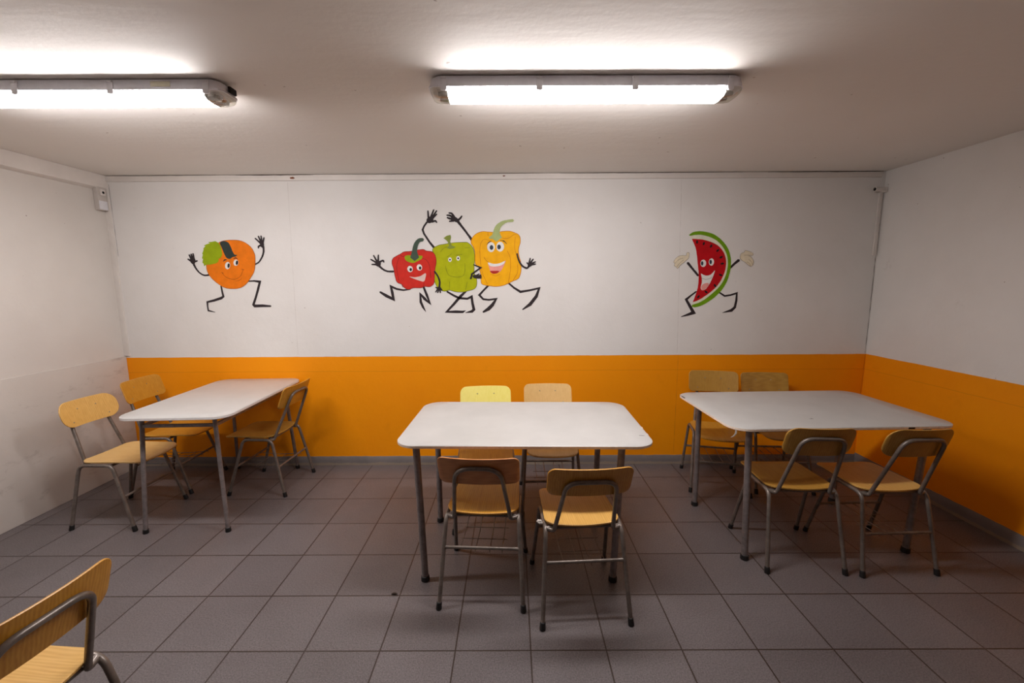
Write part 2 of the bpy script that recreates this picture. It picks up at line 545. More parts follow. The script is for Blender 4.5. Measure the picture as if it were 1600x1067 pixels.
# ------------------------------------------------------------------ junction box and pipe stub
jb = tag(empty('junction_box', (ROOM_L, -0.055, 2.17)), 'grey plastic junction box high in the left rear corner', 'electrical box')
box('enclosure', 0, 0.034, -0.038, 0.036, -0.075, 0.10, 'box_grey_plastic', jb, 0.004)
box('cover', 0.033, 0.038, -0.034, 0.032, -0.070, -0.005, 'clip_grey', jb, 0.0015)
bm = bmesh.new()
add_box(bm, 0.033, 0.045, -0.018, 0.018, 0.035, 0.08, 0.003)
sk = obj('socket', bm, 'trim_white_paint', jb)
bm = bmesh.new()
add_tube(bm, [(0.044, 0.0, 0.057), (0.0462, 0.0, 0.057)], 0.0095, 14)
obj('hole', bm, 'hole_black', sk)
ps = tag(empty('pipe_stub', (2.80, -0.018, 2.222)), 'short white pipe stub in the right rear corner, dark open end', 'pipe')
bm = bmesh.new()
def open_tube(bm, a, b, ro, ri, n=16):
    a, b = Vector(a), Vector(b)
    d = (b - a).normalized()
    u = d.cross(Vector((0, 0, 1))).normalized(); v = d.cross(u)
    def ring(c, r): return [bm.verts.new(c + (u * math.cos(2 * math.pi * k / n) + v * math.sin(2 * math.pi * k / n)) * r) for k in range(n)]
    rr = [ring(b, ro), ring(a, ro), ring(a, ri), ring(a + d * 0.03, ri)]
    for p, q in zip(rr, rr[1:]):
        for k in range(n): bm.faces.new((p[k], p[(k + 1) % n], q[(k + 1) % n], q[k]))
    bm.faces.new(rr[0][::-1])
open_tube(bm, (-0.085, -0.018, 0.0), (0.016, 0.0, 0.0), 0.0175, 0.013)
obj('pipe', bm, 'trim_white_paint', ps)
bm = bmesh.new()
add_tube(bm, [(-0.0765, -0.0165, 0), (-0.066, -0.015, 0)], 0.0128, 14)
obj('hole', bm, 'hole_black', ps)
box('elbow', -0.012, 0.019, -0.02, 0.017, -0.021, 0.017, 'trim_white_paint', ps, 0.006)

# ------------------------------------------------------------------ ceiling lamps
def make_lamp(cx, cy, label, stickers):
    t = tag(empty('fluorescent_lamp', (cx, cy, ROOM_H)), label, 'ceiling lamp', 'weatherproof tube lamps on the ceiling')
    L2, W2 = 0.650, 0.062
    # housing tray: rounded rectangle plan, slightly wider at its lower rim
    bm = bmesh.new()
    levels = [(-0.004, 0.90, 0.965), (-0.010, 0.93, 0.985), (-0.036, 0.97, 0.995), (-0.040, 1.02, 1.0), (-0.047, 1.02, 1.0)]
    rings = []
    for z, sw, sl in levels:
        o_ = rrect(L2 * sl, W2 * sw, [0.035] * 4, 6)
        rings.append([bm.verts.new((x, y, z)) for x, y in o_])
    n = len(rings[0])
    m_ = min(len(r) for r in rings)
    for a, b in zip(rings, rings[1:]):
        for k in range(m_):
            bm.faces.new((a[k], a[(k + 1) % m_], b[(k + 1) % m_], b[k]))
    bm.faces.new(rings[0]); bm.faces.new(rings[-1][::-1])
    hs = obj('housing', bm, 'lamp_housing_grey', t)
    for sx in (-0.56, 0.56):
        box('mounting_bracket', sx - 0.03, sx + 0.03, -0.03, 0.03, -0.006, 0.0, 'clip_grey', hs)
    # lit part of the diffuser
    def shell(xa, xb, name, mat, ends):
        bm = bmesh.new()
        prof = [(-0.057, -0.0475), (-0.057, -0.053), (-0.052, -0.068), (-0.038, -0.076), (0, -0.079), (0.038, -0.076), (0.052, -0.068), (0.057, -0.053), (0.057, -0.0475)]
        xs = [xa, xb]
        if ends:
            s = 1 if ends > 0 else -1
            x0, x1 = (xa, xb) if s > 0 else (xb, xa)
            seq = [(x0, 1, 0), (x1 - s * 0.035, 1, 0), (x1 - s * 0.015, 0.95, 0.005), (x1 - s * 0.004, 0.86, 0.016), (x1, 0.72, 0.03)]
        else:
            seq = [(xa, 1, 0), (xb, 1, 0)]
        rr = []
        for x, sc, up in seq:
            rr.append([bm.verts.new((x, y * sc, -0.0475 + (z + 0.0475) * (1 - up / 0.044) if up else z)) for y, z in prof])
        for a, b in zip(rr, rr[1:]):
            for k in range(len(prof) - 1):
                bm.faces.new((a[k], a[k + 1], b[k + 1], b[k]))
        if ends:
            bm.faces.new(rr[-1])
        else:
            for f in (bm.faces.new(rr[0]), bm.faces.new(rr[-1][::-1])):
                f.material_index = 1
        return obj(name, bm, [mat, 'tube_cap'], t)
    shell(-0.570, 0.570, 'diffuser', 'lit_diffuser', 0)
    shell(0.571, 0.643, 'diffuser_end', 'clear_plastic', 1)
    shell(-0.643, -0.571, 'diffuser_end', 'clear_plastic', -1)
    for sx in (-1, 1):
        for sy in (-0.026, 0.026):
            bm = bmesh.new()
            add_tube(bm, [(sx * 0.5715, sy, -0.062), (sx * 0.600, sy, -0.062)], 0.012, 14)
            add_tube(bm, [(sx * 0.5995, sy, -0.062), (sx * 0.601, sy, -0.062), (sx * 0.612, sy, -0.062)], [0.012, 0.009, 0.009], 8)
            obj('tube_end', bm, 'tube_cap', t)
    for cxx in (-0.585, -0.195, 0.195, 0.585):
        for sy in (-1, 1):
            bm = bmesh.new()
            y = sy * 0.0655
            add_box(bm, cxx - 0.013, cxx + 0.013, min(y, y - sy * 0.004), max(y, y - sy * 0.004), -0.060, -0.018, 0.0015)
            add_box(bm, cxx - 0.011, cxx + 0.011, min(y + sy * 0.003, y - sy * 0.009), max(y + sy * 0.003, y - sy * 0.009), -0.020, -0.010, 0.002)
            add_box(bm, cxx - 0.011, cxx + 0.011, *sorted((y, y - sy * 0.010)), -0.062, -0.057, 0.001)
            obj('clip', bm, 'clip_grey', t)
    for a, b in stickers:
        box('sticker', a, b, -0.0612, -0.0598, -0.034, -0.014, 'sticker_cream', t)
    return t
l1 = make_lamp(0.240, -1.500, 'lit fluorescent tube lamp on the ceiling above the centre table', [])
l2 = make_lamp(-1.908, -1.492, 'lit fluorescent tube lamp above the left table, cut by the frame', [(0.36, 0.44)])
l2.rotation_euler = (0, 0, R(0.3))
l1.rotation_euler = (0, 0, R(0.5))
box('cable_gland', 0.649, 0.661, -0.022, 0.022, -0.040, -0.016, 'hole_black', l2, 0.004)

# ------------------------------------------------------------------ chairs
GRP = 'wooden school chairs with tubular steel frames'
def chair(x, y, rz, label, D=0.205, top=0.805, pw=0.185, prad=0.05, seat='honey', back='honey', grain=VG, group_label=None, sw=0.172, seed=0, arch=0.105, prad2=None, tilt=0.0, lean=0.33, ph=0.158, zs=0.215, bars='fr', rack=True, drop=0.0, hoop_r=0.062):
    rnd = random.Random(seed)
    t = tag(empty('school_chair', (x, y, 0), R(rz)), label, 'chair', GRP)
    rt, W, S = 0.0105, 0.200, 0.174
    ys_r, ys_f, zb = -0.125, 0.085, 0.416
    mid = (ys_r + ys_f) / 2
    for sx in (-1, 1):
        for sy, ye, yt in ((-1, -D, ys_r), (1, D, ys_f)):
            foot = Vector((sx * W, ye, 0.0))
            topp = Vector((sx * S, yt, zb))
            d = (topp - foot).normalized()
            lg = tube('leg', fillet([foot + d * 0.012, topp, (sx * S, mid, zb)], 0.055, 8), rt, 'painted_steel', t)
            tube('rubber_foot', [foot + Vector((0, 0, 0.0002)) , foot + d * 0.004, foot + d * 0.032, foot + d * 0.034], [rt * 1.22, rt * 1.32, rt * 1.22, rt * 1.05], 'black_rubber', lg)
    def legpt(sx, sy, z):
        f = z / zb
        ye, yt = (-D, ys_r) if sy < 0 else (D, ys_f)
        return Vector((sx * (W + (S - W) * f), ye + (yt - ye) * f, z))
    for sy in [q for q, c_ in ((-1, 'r'), (1, 'f')) if c_ in bars]:
        a, b = legpt(-1, sy, zs), legpt(1, sy, zs)
        k = rt * 0.8
        P = [a + (b - a) * q for q in (0.02, 0.05, 0.09, 0.3, 0.5, 0.7, 0.91, 0.95, 0.98)]
        tube('stretcher', P, [k * 1.15, k, k * 0.92, k * 0.9, k * 0.9, k * 0.9, k * 0.92, k, k * 1.15], 'painted_steel', t, 10)
    # wire book rack
    bm = bmesh.new()
    for q in (-0.10, -0.035, 0.035, 0.10) if rack else ():
        a = legpt(0, -1, zs); b = legpt(0, 1, zs)
        qa = q + rnd.uniform(-0.006, 0.006)
        P = [(qa, a.y - 0.008, zs - 0.018), (qa, a.y - 0.004, zs - 0.010), (qa, a.y + 0.03, zs - 0.012), (qa, 0, zs - 0.020), (qa, b.y - 0.03, zs - 0.012), (qa, b.y + 0.004, zs - 0.010), (qa, b.y + 0.008, zs - 0.018)]
        add_tube(bm, P, 0.0021, 6)
    for yy in (-0.05, 0.05) if rack else ():
        add_tube(bm, [(-0.115, yy, zs - 0.0235), (0.115, yy, zs - 0.0235)], 0.0018, 6)
    if rack:
        obj('wire_rack', bm, 'painted_steel', t)
    # cross rails under the seat
    for yy in (-0.108, 0.075):
        tube('seat_rail', [(-S, yy, zb - 0.002), (S, yy, zb - 0.002)], 0.0085, 'painted_steel', t, 10)
    # back hoop
    zt = top
    zc = zt - ph / 2
    hz = zc + 0.026 - drop
    yb = lambda z: -0.128 - (z - 0.41) * lean
    P = fillet([(-S + 0.004, -0.112, zb - 0.004), (-0.136, -0.122, zb - 0.010), (-arch, yb(hz) - 0.008, hz), (arch, yb(hz) - 0.008, hz), (0.136, -0.122, zb - 0.010), (S - 0.004, -0.112, zb - 0.004)], [0.02, hoop_r, hoop_r, 0.02], 9)
    tube('back_hoop', P, rt * 0.95, 'painted_steel', t)
    # seat: shallow dish with a slightly dropped front
    shy = 0.178
    cyy = 0.058
    def seat_fn(u, v, w):
        q = (u / sw) ** 2
        s_ = max(0.0, (v / shy - 0.55)) / 0.45
        r_ = max(0.0, (-v / shy - 0.6)) / 0.4
        z = 0.4315 - 0.011 * (1 - q) - 0.008 * s_ * s_ + 0.006 * r_ * r_
        bow = 0.012 * (1 - q) * (v / shy)
        wd_ = u * (1.0 - 0.035 * (v / shy))
        return Vector((wd_, cyy + v + bow, z + 0.009 - w))
    bm = bmesh.new()
    plate(bm, rrect(sw, shy, [0.045, 0.045, 0.055, 0.055]), seat_fn, 0.010)
    st = obj('seat', bm, wd(seat, SG), t)
    # backrest panel
    if prad2 is None:
        prad2 = prad
    def back_fn(u, v, w):
        q = (u / pw) ** 2
        z = zc + v + (0.004 * math.sin(u * 14 + seed) if tilt else 0)
        y = yb(z) + 0.0205 - 0.012 * (1 - q) + 0.014 * q - w
        return Vector((u, y, z))
    bm = bmesh.new()
    plate(bm, rrect(pw, ph / 2, [prad, prad, prad2, prad2]), back_fn, 0.009)
    bk_ = obj('backrest', bm, wd(back, grain), t)
    for q, zz in ((-0.058, hz - 0.002), (0.058, hz - 0.002), (-arch - 0.008, zc - 0.05), (arch + 0.008, zc - 0.05)):
        p = back_fn(q, zz - zc, 0)
        bm = bmesh.new()
        add_tube(bm, [p + Vector((0, -0.002, 0)), p + Vector((0, 0.0012, 0)), p + Vector((0, 0.0018, 0))], [0.004, 0.004, 0.002], 10)
        obj('screw', bm, 'screw_zinc', bk_)
    return t

A = dict(D=0.225, top=0.768, pw=0.183, prad=0.028, sw=0.170, lean=0.42, ph=0.146, zs=0.275)
chair(-0.213, -1.392, -3.0, 'chair at the near side of the centre table, tucked in, reddish backrest', seat='amber', back='red', grain=HG, seed=1, arch=0.1, hoop_r=0.085, **A)
chair(0.243, -1.492, 3.4, 'chair pulled out from the near side of the centre table', seat='honey', back='amber', seed=2, drop=0.016, **{**A, 'prad': 0.036, 'top': 0.764})
chair(-0.247, -0.775, 183.3, 'chair with the pale yellow backrest at the far side of the centre table', seat='amber', back='yellow', seed=3, **{**A, 'top': 0.803, 'prad': 0.04, 'pw': 0.176, 'zs': 0.22})
chair(0.188, -0.590, 180, 'chair with the honey brown backrest at the far side of the centre table', seat='pale', back='pale', seed=4, **{**A, 'top': 0.776, 'prad': 0.035, 'pw': 0.176, 'zs': 0.21})
B = dict(D=0.208, top=0.808, pw=0.18, prad=0.06)
chair(1.475, -1.167, -2.4, 'chair at the near side of the right table, beside its front leg', seat='olive', back='olive', seed=5, rack=False, bars='', **{**B, 'prad': 0.05, 'pw': 0.169})
chair(1.935, -1.186, 1.8, 'chair at the near side of the right table, closest to the right wall', seat='honey', back='olive', seed=6, **{**B, 'pw': 0.168})
chair(1.468, -0.338, 167, 'chair between the right table and the rear wall, turned a little aside', seat='amber', back='olive', seed=7, **{**B, 'prad': 0.032, 'top': 0.825, 'lean': 0.26})
chair(1.906, -0.330, 176, 'chair between the right table and the rear wall, level grain backrest', seat='olive', back='olive', grain=HG, seed=8, **{**B, 'prad': 0.026, 'lean': 0.26})
chair(-2.637, -0.751, -91.8, 'chair nearest the viewer at the left wall side of the left table', seat='pale', back='honey', seed=9, rack=False, bars='f', **{**B, 'prad': 0.068, 'pw': 0.18, 'lean': 0.29, 'top': 0.800})
chair(-2.665, -0.291, -88, 'chair in the left rear corner behind the left table end', seat='amber', back='amber', seed=10, **{**B, 'prad': 0.034, 'pw': 0.177, 'D': 0.218, 'top': 0.828, 'lean': 0.29})
chair(-1.923, -0.327, 87.2, 'chair facing the left table from its inner side, back to the room', seat='olive', back='amber', seed=11, **{**B, 'prad': 0.03, 'D': 0.212, 'pw': 0.178, 'lean': 0.39, 'top': 0.798})
chair(-1.455, -2.435, 84, 'chair cut off by the frame in the near left corner', seat='honey', back='amber', seed=12, **{**A, 'prad': 0.045, 'top': 0.757, 'ph': 0.156, 'lean': 0.30})

# ------------------------------------------------------------------ tables
def table(x, y, rz, hw, hd, label, feet, tops, z=0.765, thick=0.018, rad=0.10, edge='edge_board', lr=0.0175, low_rail=0.0, dx=0):
    t = tag(empty('dining_table', (x, y, 0), R(rz)), label, 'table', 'white topped canteen tables')
    bm = bmesh.new()
    plate(bm, rrect(hw, hd, [rad] * 4, 10), lambda u, v, w_: Vector((u, v, z - w_)), thick, 6, 0.0035, 0, 1)
    tp = obj('tabletop', bm, ['table_white', edge], t)
    inv = Matrix.Rotation(-R(rz), 4, 'Z') @ Matrix.Translation((-x, -y, 0))
    fl = [inv @ Vector((a, b, 0)) for a, b in feet]
    tl = [inv @ Vector((a, b, z - thick)) for a, b in tops]
    for f, q in zip(fl, tl):
        d = (q - f).normalized()
        lg = tube('leg', [f + d * 0.01, q], lr, 'table_steel', t, 16)
        tube('rubber_foot', [f, f + d * 0.003, f + d * 0.026, f + d * 0.028], [lr * 1.15, lr * 1.28, lr * 1.2, lr * 1.02], 'black_rubber', lg, 16)
    for i, j in ((0, 1), (1, 2), (2, 3), (3, 0)):
        zz = z - thick - (0.014 if not low_rail else low_rail)
        a = fl[i] + (tl[i] - fl[i]) * (zz / (z - thick)); b = fl[j] + (tl[j] - fl[j]) * (zz / (z - thick))
        d = (b - a).normalized()
        n_ = Vector((-d.y, d.x, 0))
        bm = bmesh.new()
        vs = []
        for p in (a, b):
            for s1, s2 in ((-1, -1), (1, -1), (1, 1), (-1, 1)):
                vs.append(bm.verts.new(p + n_ * 0.008 * s1 + Vector((0, 0, (0.009 if low_rail else 0.012) * s2))))
        for k in range(4):
            bm.faces.new((vs[k], vs[(k + 1) % 4], vs[4 + (k + 1) % 4], vs[4 + k]))
        bm.faces.new(vs[:4]); bm.faces.new(vs[4:][::-1])
        obj('apron_rail', bm, 'table_steel', t)
    return t, tp

tc, tct = table(-0.010, -1.137, -1.2, 0.625, 0.372, 'white rectangular table in the centre of the room with four chairs',
      [(-0.528, -1.408), (0.439, -1.418), (0.452, -0.865), (-0.542, -0.862)], [(-0.552, -1.405), (0.468, -1.415), (0.470, -0.850), (-0.548, -0.850)])
trt, trtt = table(1.685, -0.905, 1.8, 0.617, 0.372, 'white rectangular table at the right with a chipped edge',
      [(1.210, -1.250), (2.152, -1.194), (2.15, -0.64), (1.178, -0.678)], [(1.204, -1.215), (2.205, -1.175), (2.2, -0.62), (1.185, -0.650)])
tlt, tltt = table(-2.105, -0.525, 2.6, 0.325, 0.512, 'white narrow table on the left, set end-on to the rear wall',
      [(-2.350, -0.982), (-1.848, -0.966), (-1.873, -0.060), (-2.373, -0.055)], [(-2.292, -0.972), (-1.868, -0.955), (-1.905, -0.11), (-2.33, -0.11)],
      z=0.758, thick=0.020, rad=0.095, edge='edge_white', lr=0.0125, low_rail=0.052)
for yy in (-0.30, 0.30):
    box('cross_bar', -0.20, 0.20, yy - 0.012, yy + 0.012, 0.712, 0.737, 'table_steel', tlt)
# chipped laminate on the right table and the strip of edging that has come loose
def chip(parent, pts, z, name='edge_chip', mat='chip_dark', th=0.0006):
    bm = bmesh.new()
    vs = [bm.verts.new((a, b, z)) for a, b in pts]
    vt = [bm.verts.new((a, b, z + th)) for a, b in pts]
    n = len(pts)
    for k in range(n):
        bm.faces.new((vs[k], vs[(k + 1) % n], vt[(k + 1) % n], vt[k]))
    bm.faces.new(vt); bm.faces.new(vs[::-1])
    return obj(name, bm, mat, parent, smooth=False)
bm = bmesh.new()
add_box(bm, 0.315, 0.350, -0.3726, -0.368, 0.749, 0.7600)
obj('edge_chip', bm, 'chip_dark', trtt)
chip(trtt, [(-0.6165, 0.29), (-0.6165, 0.22), (-0.607, 0.235), (-0.609, 0.275)], 0.7648)
chip(trtt, [(-0.11, -0.225), (-0.09, -0.23), (-0.095, -0.222)], 0.7651)
bm = bmesh.new()
P = [Vector((-0.59, -0.335, 0.756)), Vector((-0.588, -0.34, 0.745)), Vector((-0.592, -0.345, 0.732)), Vector((-0.602, -0.347, 0.720)), Vector((-0.615, -0.347, 0.712))]
rows = []
for p in P:
    rows.append([bm.verts.new(p + Vector(q)) for q in ((-0.004, 0.001, 0), (0.004, 0.001, 0), (0.004, -0.001, 0), (-0.004, -0.001, 0))])
for a, b in zip(rows, rows[1:]):
    for k in range(4):
        bm.faces.new((a[k], a[(k + 1) % 4], b[(k + 1) % 4], b[k]))
bm.faces.new(rows[0]); bm.faces.new(rows[-1][::-1])
tag(obj('loose_edging', bm, 'paper_white', trtt), 'white strip of edging peeling off')
# nicks on the centre table edge
chip(tct, [(0.6245, -0.10), (0.6245, -0.13), (0.618, -0.12)], 0.7648, mat='edge_board')
chip(tct, [(0.6245, -0.20), (0.6245, -0.225), (0.620, -0.21)], 0.7648, mat='edge_board')
chip(tct, [(0.575, -0.232), (0.600, -0.236), (0.600, -0.234), (0.577, -0.229)], 0.7651)

# ------------------------------------------------------------------ scraps
bm = bmesh.new()
bmesh.ops.create_icosphere(bm, subdivisions=3, radius=0.012)
rnd = random.Random(4)
from mathutils import noise as mn
for v in bm.verts:
    k = 1 + 0.5 * mn.noise(v.co * 110) + 0.3 * mn.noise(v.co * 260)
    v.co = Vector((v.co.x * k * 1.1, v.co.y * k, v.co.z * k * 0.7))
o = obj('paper_wad', bm, 'paper_white', smooth=False)
o.location = (0.052, -1.600, 0.437)
tag(o, 'crumpled white paper wad stuck beside the pulled-out chair seat', 'paper')
bm = bmesh.new()
add_tube(bm, [(-0.016, 0, 0.004), (-0.006, 0.003, 0.005), (0.006, 0.002, 0.006), (0.016, -0.003, 0.007)], [0.0015, 0.005, 0.0045, 0.001], 8)
o = obj('floor_crumb', bm, 'chip_dark')
o.location = (-0.66, -1.512, 0)
tag(o, 'small dark crumb lying on the tiles left of the centre table', 'debris')

